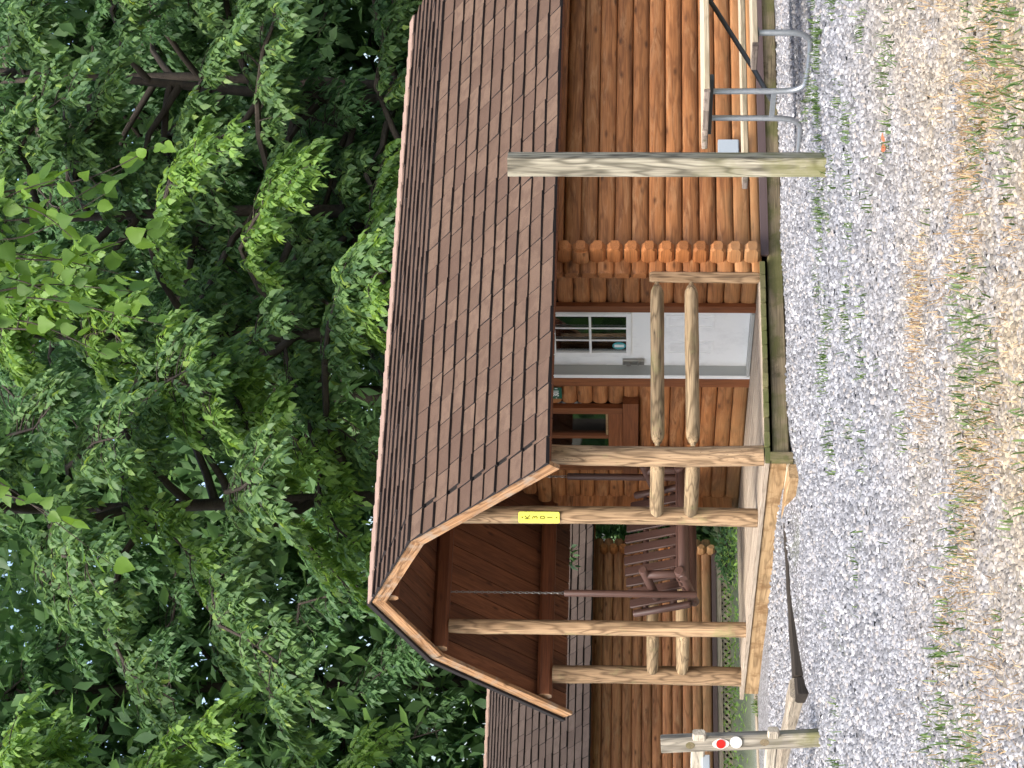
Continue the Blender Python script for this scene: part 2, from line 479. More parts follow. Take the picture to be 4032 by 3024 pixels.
# dusty tan tint in the drier, foreground part of the ground
big_ = k.noise(g_.outputs['Position'], 1.3, 5, 0.6)
sx_ = k.add('ShaderNodeSeparateXYZ'); k.link(g_.outputs['Position'], sx_.inputs[0])
ty = k.add('ShaderNodeMapRange'); k.link(sx_.outputs[1], ty.inputs[0])
ty.inputs[1].default_value = -5.0; ty.inputs[2].default_value = -8.3; ty.inputs[3].default_value = 0; ty.inputs[4].default_value = 1
lat = k.add('ShaderNodeMapRange')
k.link(k.math('SUBTRACT', k.math('MULTIPLY', sx_.outputs[0], float(r2[0])), k.math('MULTIPLY', sx_.outputs[1], float(-r2[1]))), lat.inputs[0])
l0_ = float(CAM.x*r2[0]+CAM.y*r2[1])
lat.inputs[1].default_value = l0_-1.9; lat.inputs[2].default_value = l0_-0.2; lat.inputs[3].default_value = 0.08; lat.inputs[4].default_value = 1.0
tf = k.math('MULTIPLY', k.math('MULTIPLY', lat.outputs[0], k.ramp(big_, [(0.38, (0.15, 0.15, 0.15)), (0.60, (0.75, 0.75, 0.75))])), ty.outputs[0])
cgr = k.mix(tf, cgr, k.mix(g_.outputs['Random Per Island'], (0.16, 0.125, 0.075), (0.46, 0.36, 0.215)))
k.link(cgr, k.b.inputs['Base Color']); k.b.inputs['Roughness'].default_value = 0.85
M['stone'] = k.m
k = NB('gravel_bed')
g_ = k.add('ShaderNodeNewGeometry')
vo = k.add('ShaderNodeTexVoronoi'); vo.inputs['Scale'].default_value = 55; k.link(g_.outputs['Position'], vo.inputs['Vector'])
bw = k.add('ShaderNodeSeparateColor'); k.link(vo.outputs['Color'], bw.inputs[0])
cgr = k.ramp(bw.outputs[0], [(0.0, (0.10, 0.10, 0.11)), (0.5, (0.30, 0.30, 0.32)), (1.0, (0.52, 0.52, 0.54))])
cgr = k.mix(k.ramp(vo.outputs['Distance'], [(0.3, (0, 0, 0)), (0.7, (0.8, 0.8, 0.8))]), cgr, (0.08, 0.076, 0.07))
big_ = k.noise(g_.outputs['Position'], 0.9, 6, 0.65)
sx_ = k.add('ShaderNodeSeparateXYZ'); k.link(g_.outputs['Position'], sx_.inputs[0])
far = k.add('ShaderNodeMapRange'); k.link(sx_.outputs[1], far.inputs[0])
far.inputs[1].default_value = 4.5; far.inputs[2].default_value = 8; far.inputs[3].default_value = 0; far.inputs[4].default_value = 0.8
gf = k.math('MAXIMUM', far.outputs[0], k.ramp(big_, [(0.56, (0, 0, 0)), (0.72, (0.5, 0.5, 0.5))]))
gn = k.noise(g_.outputs['Position'], 30, 4, 0.7)
cgr = k.mix(gf, cgr, k.mix(gn, (0.05, 0.075, 0.025), (0.16, 0.19, 0.09)))
ty = k.add('ShaderNodeMapRange'); k.link(sx_.outputs[1], ty.inputs[0])
ty.inputs[1].default_value = -4.5; ty.inputs[2].default_value = -8.0; ty.inputs[3].default_value = 0; ty.inputs[4].default_value = 0.75
cgr = k.mix(k.math('MULTIPLY', ty.outputs[0], gn), cgr, (0.34, 0.26, 0.14))
k.link(cgr, k.b.inputs['Base Color']); k.b.inputs['Roughness'].default_value = 0.95
k.bump(vo.outputs['Distance'], 0.6, 0.015)
M['ground'] = k.m

# ------------------------------------------------------------------ ground
def zg(x, y):
    x = np.asarray(x, float); y = np.asarray(y, float)
    z = -0.215 - 0.024*np.clip(-y-4.2, 0, 14) + np.clip(0.026*x, -0.085, 0.012)
    z = z - 0.022*np.clip(y-4.8, 0, 8.5)
    z = z + 0.012*np.sin(x*1.7+0.6)*np.sin(y*1.3) + 0.007*np.sin(x*4.1+y*2.3)
    z = z - 0.055*np.clip((0.1-x)/0.5, 0, 1)*np.clip((0.42-y)/0.12, 0, 1)*np.clip((y+3.5)/2.0, 0, 1)*np.clip((x+2.55)/0.4, 0, 1)
    pad = (x > -1.85) & (x < 0.2) & (y > 0.3) & (y < 4.95)
    return z + np.where(pad, 0.045, 0)

def axis_pts(lo, hi, fine_lo, fine_hi, step):
    a = list(np.arange(fine_lo, fine_hi, step))
    g = step; p = fine_lo; pre = []
    while p > lo: g *= 1.6; p -= g; pre.append(p)
    g = step; p = a[-1]; post = []
    while p < hi: g *= 1.6; p += g; post.append(p)
    return np.array(pre[::-1] + a + post)
gx = axis_pts(-700, 700, -12, 12, 0.2); gy = axis_pts(-500, 900, -18, 18, 0.2)
GX, GY = np.meshgrid(gx, gy); GZ = zg(GX, GY)
nx, ny = len(gx), len(gy)
idx = np.arange(nx*ny).reshape(ny, nx)
gf_ = np.stack([idx[:-1, :-1], idx[:-1, 1:], idx[1:, 1:], idx[1:, :-1]], -1).reshape(-1, 4)
gme = fast_mesh('ground', np.stack([GX, GY, GZ], -1).reshape(-1, 3), gf_, M['ground'], 4)
gme.polygons.foreach_set('use_smooth', np.ones(len(gf_), bool))
ground = place(bpy.data.objects.new('ground', gme)); props(ground, kind='structure', label='pale gravel ground in front of the log cabin', cat='ground')

# visible footprint helper: depth / lateral coordinates on the ground
f2 = np.array([math.sin(YAW), math.cos(YAW)]); r2 = np.array([math.cos(YAW), -math.sin(YAW)])
def footprint(n, d0, d1, margin):
    d = np.sqrt(rng.uniform(d0**2, d1**2, n)); s = rng.uniform(-1, 1, n)*(0.169*d + margin)
    p = np.array([CAM.x, CAM.y]) + d[:, None]*f2 + s[:, None]*r2
    return p[:, 0], p[:, 1], d

def outside(x, y):
    tim = (x < -0.2) & (x > -2.1) & (np.abs(y-(0.47+0.139*(x+1.05))) < 0.10)
    blk = (x < -0.08) & (x > -0.32) & (y > -0.14) & (y < 0.66)
    tim2 = (x < -1.72) & (x > -2.05) & (y > 0.30) & (y < 2.8)
    return ~(((x > -0.10) & (y > -0.13) & (y < 4.75)) | tim | blk | tim2)

def pebbles(n, d0, d1, smin, smax, margin=0.9):
    x, y, d = footprint(n, d0, d1, margin)
    ok = outside(x, y); x, y = x[ok], y[ok]; n = len(x)
    s = rng.uniform(smin, smax, n)**1.0
    base = np.array([[-1, -1, -1], [1, -1, -1], [1, 1, -1], [-1, 1, -1], [-1, -1, 1], [1, -1, 1], [1, 1, 1], [-1, 1, 1]], float)
    base[4:] *= [0.62, 0.62, 1]
    v = base[None]*(1+rng.uniform(-0.35, 0.35, (n, 8, 3)))
    v[:, :, 0] *= rng.uniform(0.7, 1.3, n)[:, None]; v[:, :, 2] *= rng.uniform(0.45, 0.85, n)[:, None]
    v *= (s/2)[:, None, None]
    # tilt + spin
    a = rng.uniform(0, 6.283, n); t = rng.normal(0, 0.35, n)
    ca, sa, ct, st_ = np.cos(a), np.sin(a), np.cos(t), np.sin(t)
    X = v[:, :, 0]*ct[:, None] + v[:, :, 2]*st_[:, None]; Z = -v[:, :, 0]*st_[:, None] + v[:, :, 2]*ct[:, None]; Y = v[:, :, 1]
    X, Y = X*ca[:, None]-Y*sa[:, None], X*sa[:, None]+Y*ca[:, None]
    P = np.stack([X + x[:, None], Y + y[:, None], Z + (zg(x, y) + s*rng.uniform(0.05, 0.30, n))[:, None]], -1)
    fc = np.array([[4, 5, 6, 7], [0, 1, 5, 4], [1, 2, 6, 5], [2, 3, 7, 6], [3, 0, 4, 7]])
    return P.reshape(-1, 3), (np.arange(n)[:, None, None]*8 + fc[None]).reshape(-1, 4)

pv1, pf1 = pebbles(46000, 7.4, 12.5, 0.008, 0.025)
pv2, pf2 = pebbles(50000, 12.5, 21.0, 0.011, 0.032)
pv = np.concatenate([pv1, pv2]); pf = np.concatenate([pf1, pf2+len(pv1)])
gravel = place(bpy.data.objects.new('gravel', fast_mesh('gravel', pv, pf, M['stone'], 4)))
props(gravel, 'loose grey and white crushed stone spread over the ground', 'gravel', kind='stuff')

def patch(x, y, sc, seed):
    """smooth pseudo noise in 0..1"""
    r_ = np.random.default_rng(seed); v = np.zeros_like(x)
    for i in range(7):
        a = r_.uniform(0, 6.283); f_ = sc*(0.6+0.35*i); p = r_.uniform(0, 6.283)
        v += np.sin((x*math.cos(a)+y*math.sin(a))*f_+p)/(1+0.25*i)
    return 0.5+v/5.2

def blades(x, y, h, wdt, lean, zoff=0.0, flat=None):
    n = len(x)
    a = rng.uniform(0, 6.283, n); L = h*rng.uniform(0.5, 1.3, n)
    l = lean*rng.uniform(0.3, 1.2, n)
    dirx, diry = np.cos(a), np.sin(a)
    sx, sy = -diry, dirx
    z0 = zg(x, y)+zoff
    w2 = wdt*rng.uniform(0.6, 1.3, n)/2
    b0 = np.stack([x-sx*w2, y-sy*w2, z0], -1); b1 = np.stack([x+sx*w2, y+sy*w2, z0], -1)
    mx = x+dirx*L*l*0.45; my = y+diry*L*l*0.45; mz = z0+L*np.sqrt(np.clip(1-l*l, 0.02, 1))*0.6
    m0 = np.stack([mx-sx*w2*0.8, my-sy*w2*0.8, mz], -1); m1 = np.stack([mx+sx*w2*0.8, my+sy*w2*0.8, mz], -1)
    t = np.stack([x+dirx*L*l, y+diry*L*l, z0+L*np.sqrt(np.clip(1-l*l, 0.02, 1))*0.85], -1)
    V = np.stack([b0, b1, m1, m0, t], 1).reshape(-1, 3)
    i = np.arange(n)[:, None]*5
    F = np.concatenate([i+np.array([[0, 1, 2]]), i+np.array([[0, 2, 3]]), i+np.array([[3, 2, 4]])])
    return V, F
# dry grass in the foreground, in matted patches
x, y, d = footprint(60000, 7.3, 12.0, 0.6); latv = (x-CAM.x)*r2[0]+(y-CAM.y)*r2[1]
pr = patch(x, y, 1.9, 3)*0.75 + patch(x, y, 5.0, 5)*0.65 + np.clip((10.4-d)*0.28, -0.9, 0.12)
ok = rng.uniform(0, 1, len(x)) < np.clip((pr-0.62)*1.5, 0.03, 0.6)*(d < 11.8)*np.clip(0.45+(latv+1.2)*0.5, 0.25, 1)
V1, F1 = blades(x[ok], y[ok], 0.065, 0.0042, 0.98, 0.010)
dry = place(bpy.data.objects.new('dry_grass', fast_mesh('dry_grass', V1, F1, M['straw'], 3)))
props(dry, 'matted straw coloured dry grass in the foreground gravel', 'grass', kind='stuff')
x, y, d = footprint(70000, 7.3, 16.5, 0.6)
pr = patch(x, y, 2.6, 11)*0.6 + patch(x, y, 7.5, 17)*0.6 + np.clip((10.8-d)*0.10, -0.16, 0.10)
ok = rng.uniform(0, 1, len(x)) < np.clip((pr-0.76)*1.5, 0, 0.32)
xs, ys = [x[ok]], [y[ok]]
# weed tufts standing in the gravel (rows parallel to the cabin and round the posts)
for cx, cy, sp, n in [(0.2, -3.75, 0.16, 260), (0.45, -3.95, 0.2, 200), (0.75, -4.15, 0.18, 150), (-0.25, -3.35, 0.25, 150), (-0.7, -3.0, 0.3, 160),
                      (1.2, -3.35, 0.15, 110), (1.5, -3.9, 0.14, 110), (-1.3, -3.0, 0.3, 120), (0.9, -5.0, 0.12, 90), (1.4, -5.2, 0.25, 130),
                      (-0.5, -4.9, 0.3, 150), (-1.2, -4.8, 0.25, 130), (-1.9, -4.4, 0.2, 90), (1.9, -4.6, 0.15, 60), (0.1, -6.1, 0.3, 140),
                      (-1.2, -6.3, 0.35, 160), (0.9, -6.0, 0.3, 140), (-2.2, -5.6, 0.3, 120), (-3.1, -2.0, 0.3, 90), (-0.2, 4.75, 0.10, 90)]:
    for q in range(4):
        ox, oy = rng.normal(0, sp*1.3, 2)
        xs.append(rng.normal(cx+ox, sp*0.32, n//6)); ys.append(rng.normal(cy+oy*0.8, sp*0.28, n//6))
x = np.concatenate(xs); y = np.concatenate(ys); ok = outside(x, y)
V1, F1 = blades(x[ok], y[ok], 0.075, 0.0085, 0.75, 0.008)
grn = place(bpy.data.objects.new('weeds', fast_mesh('weeds', V1, F1, M['grass'], 3)))
props(grn, 'thin green weeds and grass sprouting through the gravel', 'weeds', kind='stuff')

# ------------------------------------------------------------------ roof geometry numbers
Wd = 4.4716; YC = Wd/2; RX0 = -0.3088; RX1 = 6.46
EOUT = 0.3745; ZE = 1.765; KN = 1.2267; ZK = 2.990; ZR = 3.449
PITCHZ = 0.148

def wedge_mesh(name, w_, l_, t0, t1, mats, seed):
    r_ = random.Random(seed)
    j = lambda s: r_.uniform(-s, s)
    V = [(-w_/2, 0+j(.004), 0), (w_/2, 0+j(.004), 0), (w_/2, l_, 0), (-w_/2, l_, 0),
         (-w_/2+j(.003), j(.005), t1+j(.003)), (w_/2+j(.003), j(.005), t1+j(.003)), (w_/2, l_, t0), (-w_/2, l_, t0)]
    F = [(3, 2, 1, 0), (4, 5, 6, 7), (0, 1, 5, 4), (1, 2, 6, 5), (2, 3, 7, 6), (3, 0, 4, 7)]
    return mesh(name, V, F, mats, None, [1, 0, 1, 1, 1, 1])

def slope_axes(lowp, highp):
    """lowp/highp at x = 0 in the (Y, Z) plane; returns up-slope unit, outward normal"""
    u_ = Vector((0, highp[0]-lowp[0], highp[1]-lowp[1])).normalized()
    n_ = Vector((1, 0, 0)).cross(u_)
    if n_.z < 0: n_ = -n_
    return u_, n_

def shingle_field(parent, yz_low, yz_high, x0, x1, ncourse, ncol, mats, seed, separate=True, offset=(0, 0, 0), drop=0.02):
    off = Vector(offset)
    u_, n_ = slope_axes(yz_low, yz_high)
    Ls = math.hypot(yz_high[0]-yz_low[0], yz_high[1]-yz_low[1]); ex = Ls/ncourse
    tw = (x1-x0)/ncol
    var = [wedge_mesh('shingle', tw*0.972, ex+0.05, 0.004, t, mats, seed+i) for i, t in enumerate((0.027, 0.031, 0.037, 0.034, 0.029))]
    xdir = Vector((1, 0, 0)); ydir = u_; zdir = n_
    flip = xdir.cross(ydir).dot(zdir) < 0
    if flip: xdir = -xdir
    Mr = Matrix(((xdir.x, ydir.x, zdir.x, 0), (xdir.y, ydir.y, zdir.y, 0), (xdir.z, ydir.z, zdir.z, 0), (0, 0, 0, 1)))
    AV, AF, AM = [], [], []
    rr = random.Random(seed)
    for c in range(ncourse):
        sh = (0.06 if c % 2 else 0.0) + rr.uniform(0, 0.02)
        for i in range(ncol):
            xc = x0 + tw*(i+0.5) + sh*tw*2
            if i == 0: xc = x0+tw/2
            if i == ncol-1: xc = x1-tw/2
            p = Vector((xc, yz_low[0], yz_low[1])) + u_*(c*ex - drop) + n_*(0.002 + rr.uniform(0, 0.002)) + off
            T = Matrix.Translation(p) @ Mr @ Matrix.Rotation(rr.uniform(-0.012, 0.012), 4, 'Z')
            me = rr.choice(var)
            if separate:
                place(bpy.data.objects.new('shingle', me), parent, T)
            else:
                b0 = len(AV)
                for v in me.vertices: AV.append(T @ v.co)
                for p_ in me.polygons:
                    AF.append(tuple(b0+q for q in p_.vertices)); AM.append(p_.material_index)
    if not separate:
        o = raw('shingle_courses', AV, AF, list(mats), parent, None, None, AM)
        o['kind'] = 'stuff'
        return o

SH = (M['shingle'], M['shedge'])
SHN = (M['shingle_n'], M['shedge'])

def z_roof(o):      # top of the roof deck at a distance o from the ridge line
    o = abs(o)
    return ZR - o*(ZR-ZK)/KN if o <= KN else ZK - (o-KN)*(ZK-ZE)/(YC+EOUT-KN)

# ------------------------------------------------------------------ the cabin
cabin = thing('log_cabin', (3.0, YC, -0.2), 'orange stained log cabin with a brown gambrel shingle roof and open front porch', 'cabin')
XE = 1.87          # outer face of the end wall
XB = 6.15          # back end of the side wall
# --- side wall logs (run along X)
side_prof = [(-y, z) for (y, z) in dlog(PITCHZ*0.99, 0.035, 0.075)][::-1]   # bulge to -y
for c in range(-1, 13):
    z0 = 0.072 + PITCHZ*c
    zc = z0 + PITCHZ/2
    prof = side_prof
    if c == -1:
        prof = [(-y, z) for (y, z) in dlog(0.092, 0.033, 0.075)][::-1]; zc = 0.026
    beam('log', (1.775, -0.015, zc), (XB, -0.015, zc), prof, M['log'], cabin, chamfer=0.03, cs=0.72, end_mat=M['log_end'], segs=5, wob=0.0025, smooth=50)
# far side wall, behind the swing
far_prof = dlog(PITCHZ*0.99, 0.035, 0.075)
for c in range(0, 12):
    zc = 0.072 + PITCHZ*(c+0.5)
    beam('log', (1.70, Wd-0.2, zc), (XB, Wd-0.2, zc), far_prof, M['log'], cabin, chamfer=0.03, cs=0.72, end_mat=M['log_end'], smooth=50)
# --- end wall logs (run along Y), cut round the door and the window
end_prof = dlog(PITCHZ*0.99, 0.035, 0.075)     # bulge towards local +y ; set up so +y = -X
DOOR = (0.70, 1.80, 2.13)        # y0, y1, top
WIN = (2.30, 3.52, 1.04, 2.02)
for c in range(0, 21):
    z0 = -0.008 + PITCHZ*c; zc = z0+PITCHZ/2
    zt = z0 + PITCHZ
    if zt > ZR-0.12: break
    o_max = YC
    for o_ in np.arange(0, YC+0.5, 0.01):
        if z_roof(o_)-0.15 < zt: o_max = o_; break
    lo = max(-0.20 if zt < 1.68 else 0.02, YC-o_max); hi = min(Wd-0.02 if zt < 1.8 else Wd-0.1, YC+o_max)
    segs_ = [(lo, hi)]
    cuts = []
    if z0 < DOOR[2]-0.03: cuts.append((DOOR[0]-0.10, DOOR[1]+0.10))
    if z0+0.02 > WIN[2]-0.04 and zt < WIN[3]+0.06: cuts.append((WIN[0]+0.04, WIN[1]-0.04))
    elif z0+0.02 > WIN[2]-0.04 and z0 < WIN[3]: cuts.append((WIN[0]+0.04, WIN[1]-0.04))
    for a, b in cuts:
        ns = []
        for s0, s1 in segs_:
            if b <= s0 or a >= s1: ns.append((s0, s1)); continue
            if a > s0: ns.append((s0, a))
            if b < s1: ns.append((b, s1))
        segs_ = ns
    for s0, s1 in segs_:
        if s1-s0 < 0.05: continue
        M_ = M['log']
        beam('log', (XE+0.03, s0, zc), (XE+0.03, s1, zc), end_prof, M_, cabin, chamfer=0.028, cs=0.78, end_mat=M['log_end'],
             segs=3, wob=0.0025, smooth=50)
# thicker projecting ends of the end wall logs at the near corner
for c in range(0, 12):
    zc = -0.008 + PITCHZ*(c+0.5)
    beam('log_end', (1.937, -0.235, zc), (1.937, 0.0, zc), rect(0.096, 0.138, 0.022), M['log_end'], cabin,
         rings=[(0, (0.98, 0.56)), (0.036, (1, 0.99)), (0.235, (1, 1))], smooth=20)
    beam('log_end', (1.66, Wd-0.20, zc+PITCHZ/2), (1.88, Wd-0.20, zc+PITCHZ/2), rect(0.10, 0.13, 0.035), M['log_end'], cabin, chamfer=0.03, cs=0.72, smooth=30)
# flashing and skid below the side wall
boxo('flashing', (1.95, -0.075, -0.072), (XB, -0.052, -0.012), M['flash'], cabin, 0.003)
boxo('flashing_lip', (1.95, -0.085, -0.080), (XB, -0.0755, -0.070), M['flash'], cabin)
beam('skid', (-0.02, 0.0, -0.135), (XB, 0.0, -0.135), rect(0.125, 0.135, 0.012), M['skid'], cabin, segs=8, wob=0.004, smooth=30)
for xx in (0.6, 2.0, 3.6, 5.4):
    boxo('pier', (xx, 0.0, -0.42), (xx+0.35, 0.14, -0.204), M['skid'], cabin)
# --- lining that closes the room (dark inside)
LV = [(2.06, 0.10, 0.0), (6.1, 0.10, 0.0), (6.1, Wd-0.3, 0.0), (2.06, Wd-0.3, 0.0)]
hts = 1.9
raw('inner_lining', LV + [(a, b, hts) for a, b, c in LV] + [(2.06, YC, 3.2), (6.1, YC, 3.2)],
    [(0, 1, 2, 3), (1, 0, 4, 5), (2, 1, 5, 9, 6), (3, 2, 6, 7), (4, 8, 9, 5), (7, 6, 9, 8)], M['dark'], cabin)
# wall core either side of the openings so that no light leaks between logs
def core(y0, y1, z0, z1): boxo('wall_core', (XE+0.04, y0, z0), (XE+0.11, y1, z1), M['stain'], cabin, ax='y')
core(0.05, DOOR[0]-0.05, 0.0, 1.85); core(DOOR[1]+0.05, WIN[0]+0.06, 0, 2.10); core(WIN[0]+0.061, WIN[1]-0.06, 0, WIN[2]+0.02)
core(WIN[1]-0.059, Wd-0.25, 0, 1.95); core(0.80, Wd-0.8, 2.14, 2.48); core(1.3, Wd-1.3, 2.481, 2.90)
boxo('wall_core', (2.1, 0.02, 0.0), (6.1, 0.06, 1.85), M['stain'], cabin)

# --- door
def boxes(name, L, mat, parent=None):
    V, F = [], []
    for lo, hi in L:
        b0 = len(V)
        for z in (lo[2], hi[2]):
            V += [(lo[0], lo[1], z), (hi[0], lo[1], z), (hi[0], hi[1], z), (lo[0], hi[1], z)]
        F += [tuple(b0+i for i in f) for f in ((3, 2, 1, 0), (4, 5, 6, 7), (0, 1, 5, 4), (1, 2, 6, 5), (2, 3, 7, 6), (3, 0, 4, 7))]
    return raw(name, V, F, mat, parent)
dr = boxes('door', [((1.955, 0.70, 0.035), (1.995, 1.768, 1.152)), ((1.955, 0.70, 2.0), (1.995, 1.768, 2.07)),
                    ((1.955, 0.70, 1.152), (1.995, 0.904, 2.0)), ((1.955, 1.519, 1.152), (1.995, 1.768, 2.0))], M['white'], cabin)
for (a, b) in ((0.905, 1.10), (1.335, 1.55)):       # lower raised panels: a moulded ring
    zs = (0.35, 0.79)
    for lo, hi in (((1.949, a, zs[0]), (1.9548, b, zs[0]+0.022)), ((1.949, a, zs[1]-0.022), (1.9548, b, zs[1])),
                   ((1.949, a, zs[0]+0.0225), (1.9548, a+0.022, zs[1]-0.0225)), ((1.949, b-0.022, zs[0]+0.0225), (1.9548, b, zs[1]-0.0225))):
        boxo('panel_moulding', lo, hi, M['white'], dr, 0.002)
    boxo('panel', (1.951, a+0.045, zs[0]+0.045), (1.9548, b-0.045, zs[1]-0.045), M['white'], dr, 0.002)
gy0, gy1, gz0, gz1 = 0.904, 1.519, 1.152, 2.00
for lo, hi in (((1.935, gy0-0.05, gz0-0.045), (1.9545, gy1+0.075, gz0)), ((1.935, gy0-0.05, gz1), (1.9545, gy1+0.075, gz1+0.045)),
               ((1.935, gy0-0.05, gz0+0.0005), (1.9545, gy0, gz1-0.0005)), ((1.935, gy1, gz0+0.0005), (1.9545, gy1+0.075, gz1-0.0005))):
    boxo('window_frame', lo, hi, M['white'], dr, 0.005)
dz = (gz1-gz0)/2.57
zrows = [gz0, gz0+0.330, gz0+0.66, gz1]
yc_ = [gy0, gy0+(gy1-gy0)/3, gy0+2*(gy1-gy0)/3, gy1]
for yy in yc_[1:3]: boxo('muntin', (1.937, yy-0.009, gz0), (1.950, yy+0.009, gz1), M['white'], dr, 0.003, ax='z')
for zz in zrows[1:3]: boxo('muntin', (1.9365, gy0, zz-0.011), (1.9495, gy1, zz+0.011), M['white'], dr, 0.003, ax='y')
for i in range(3):
    for j in range(3):
        boxo('pane', (1.957, yc_[i]+0.001, zrows[j]+0.001), (1.961, yc_[i+1]-0.001, zrows[j+1]-0.001), M['glass'], dr)
# round sticker on the lower left pane
def disc(name, c, nrm, r_, th, mat, parent, n=28, r2_=None):
    c = Vector(c); nrm = Vector(nrm).normalized()
    return beam(name, c, c+nrm*th, circ(r_, n), mat, parent, (0, 0, 1), rings=[(0, 1), (th*0.7, 1), (th, 0.97)])
st = disc('sticker', (1.9568, 1.430, 1.218), (-1, 0, 0), 0.062, 0.0015, M['teal'], dr)
boxo('sticker_print', (1.9545, 1.408, 1.172), (1.9552, 1.452, 1.262), M['letter'], st)
# lock and lever
lk = boxo('lock', (1.925, 1.645, 0.985), (1.9548, 1.725, 1.186), M['nickel'], dr, 0.008, ax='z')
beam('lever', (1.905, 1.685, 1.04), (1.905, 1.60, 1.035), circ(0.011, 10), M['nickel'], lk, chamfer=0.006)
disc('knob', (1.925, 1.685, 1.13), (-1, 0, 0), 0.024, 0.02, M['nickel'], lk, 16)
# frame, jambs and threshold
boxo('jamb', (1.84, 1.7685, 0.0), (2.0, 1.80, 2.11), M['jamb'], cabin, 0.003, ax='z')
boxo('jamb', (1.875, 0.665, 0.0), (2.0, 0.6985, 2.11), M['white'], cabin, 0.003, ax='z')
boxo('stop', (1.832, 1.752, 0.0), (1.8395, 1.805, 2.11), M['white'], cabin, 0.002, ax='z')
boxo('head_jamb', (1.85, 0.70, 2.075), (2.0, 1.767, 2.11), M['white'], cabin, 0.003, ax='y')
boxo('threshold', (1.83, 0.70, 0.004), (2.0, 1.767, 0.033), M['jamb'], cabin, 0.004, ax='y')
boxo('door_casing', (1.825, 0.565, 0.002), (1.872, 0.664, 2.13), M['casing'], cabin, 0.004, ax='z')
boxo('door_casing', (1.825, 1.8055, 0.002), (1.872, 1.945, 2.13), M['casing'], cabin, 0.004, ax='z')
boxo('door_casing', (1.823, 0.56, 2.132), (1.872, 1.95, 2.23), M['casing'], cabin, 0.004, ax='y')
# --- window
wn = boxo('window_sill', (1.79, 2.205, 1.035), (1.875, 3.60, 1.185), M['casing'], cabin, 0.004, ax='y')
boxo('window_casing', (1.815, 2.335, 1.187), (1.874, 2.445, 2.03), M['casing'], cabin, 0.004, ax='z')
boxo('window_casing', (1.815, 3.45, 1.187), (1.874, 3.55, 2.03), M['casing'], cabin, 0.004, ax='z')
boxo('window_casing', (1.815, 2.335, 2.032), (1.874, 3.55, 2.13), M['casing'], cabin, 0.004, ax='y')
boxo('window_frame', (1.85, 2.447, 1.187), (1.905, 3.448, 1.325), M['casing'], cabin, 0.003, ax='y')
boxo('sash_stile', (1.865, 2.448, 1.327), (1.905, 2.47, 2.03), M['fascia'], cabin, 0.003, ax='z')
boxo('sash_stile', (1.855, 2.93, 1.327), (1.905, 2.985, 2.03), M['casing'], cabin, 0.003, ax='z')
boxo('sash_rail', (1.865, 2.472, 1.327), (1.905, 2.928, 1.35), M['fascia'], cabin, 0.003, ax='y')
boxo('pane', (1.888, 2.471, 1.351), (1.893, 2.929, 2.03), M['glass'], cabin)
boxo('pane', (1.898, 2.986, 1.327), (1.903, 3.448, 2.03), M['glass'], cabin)
# plaid curtain behind the right pane, gathered folds
cu = []
cf_ = []
for i in range(25):
    yy = 2.50 + i*0.012
    xx = 1.985 + 0.016*math.sin(i*1.25)
    cu += [(xx, yy, 1.55 + 0.004*i), (xx, yy, 2.02)]
for i in range(24): cf_.append((2*i, 2*i+2, 2*i+3, 2*i+1))
k = NB('plaid_cloth'); tcn = k.add('ShaderNodeTexCoord')
ck = k.add('ShaderNodeTexChecker'); ck.inputs['Scale'].default_value = 34; k.link(tcn.outputs['Object'], ck.inputs['Vector'])
ck.inputs['Color1'].default_value = (0.62, 0.6, 0.56, 1); ck.inputs['Color2'].default_value = (0.16, 0.15, 0.15, 1)
k.link(ck.outputs[0], k.b.inputs['Base Color']); k.b.inputs['Roughness'].default_value = 0.9
curt = raw('curtain', cu, cf_, k.m, None, 50, (1.98, 2.65, 1.8))
props(curt, 'black and white plaid curtain hanging inside the cabin window', 'curtain')

# --- porch deck: boards along Y, their mossy ends on the near side
DY0, DY1 = -0.105, 4.70
nb = 14; bw_ = (1.865+0.115)/nb
for i in range(nb):
    x0 = -0.115 + bw_*i
    e0 = DY0 + random.uniform(-0.012, 0.012); e1 = DY1 + random.uniform(-0.03, 0.03)
    if i == 0: e1 = 4.78
    V0 = boxo('deck_board', (x0+0.003, e0+0.03, -0.040), (x0+bw_-0.004, e1, random.uniform(-0.002, 0.002)), M['deck'], cabin, 0.004, ax='y')
    boxo('board_end', (x0+0.003, e0, -0.042), (x0+bw_-0.004, e0+0.0298, random.uniform(-0.001, 0.003)), M['moss_end'], V0, 0.005, ax='y')
# fascias
boxo('fascia', (-0.10, -0.04, -0.178), (-0.062, 4.66, -0.0425), M['fascia'], cabin, 0.004, ax='y')
boxo('fascia_ledge', (-0.125, -0.03, -0.205), (-0.066, 4.60, -0.1795), M['table'], cabin, 0.004, ax='y')
boxo('fascia', (-0.10, -0.104, -0.23), (-0.02, -0.0405, -0.043), M['skid'], cabin, 0.004, ax='z')
for yy in (0.5, 1.6, 2.7, 3.8): boxo('joist', (-0.06, yy, -0.20), (1.85, yy+0.04, -0.0425), M['skid'], cabin)
beam('skid', (0.0, Wd+0.02, -0.165), (XB, Wd+0.02, -0.165), rect(0.13, 0.17, 0.012), M['skid'], cabin)

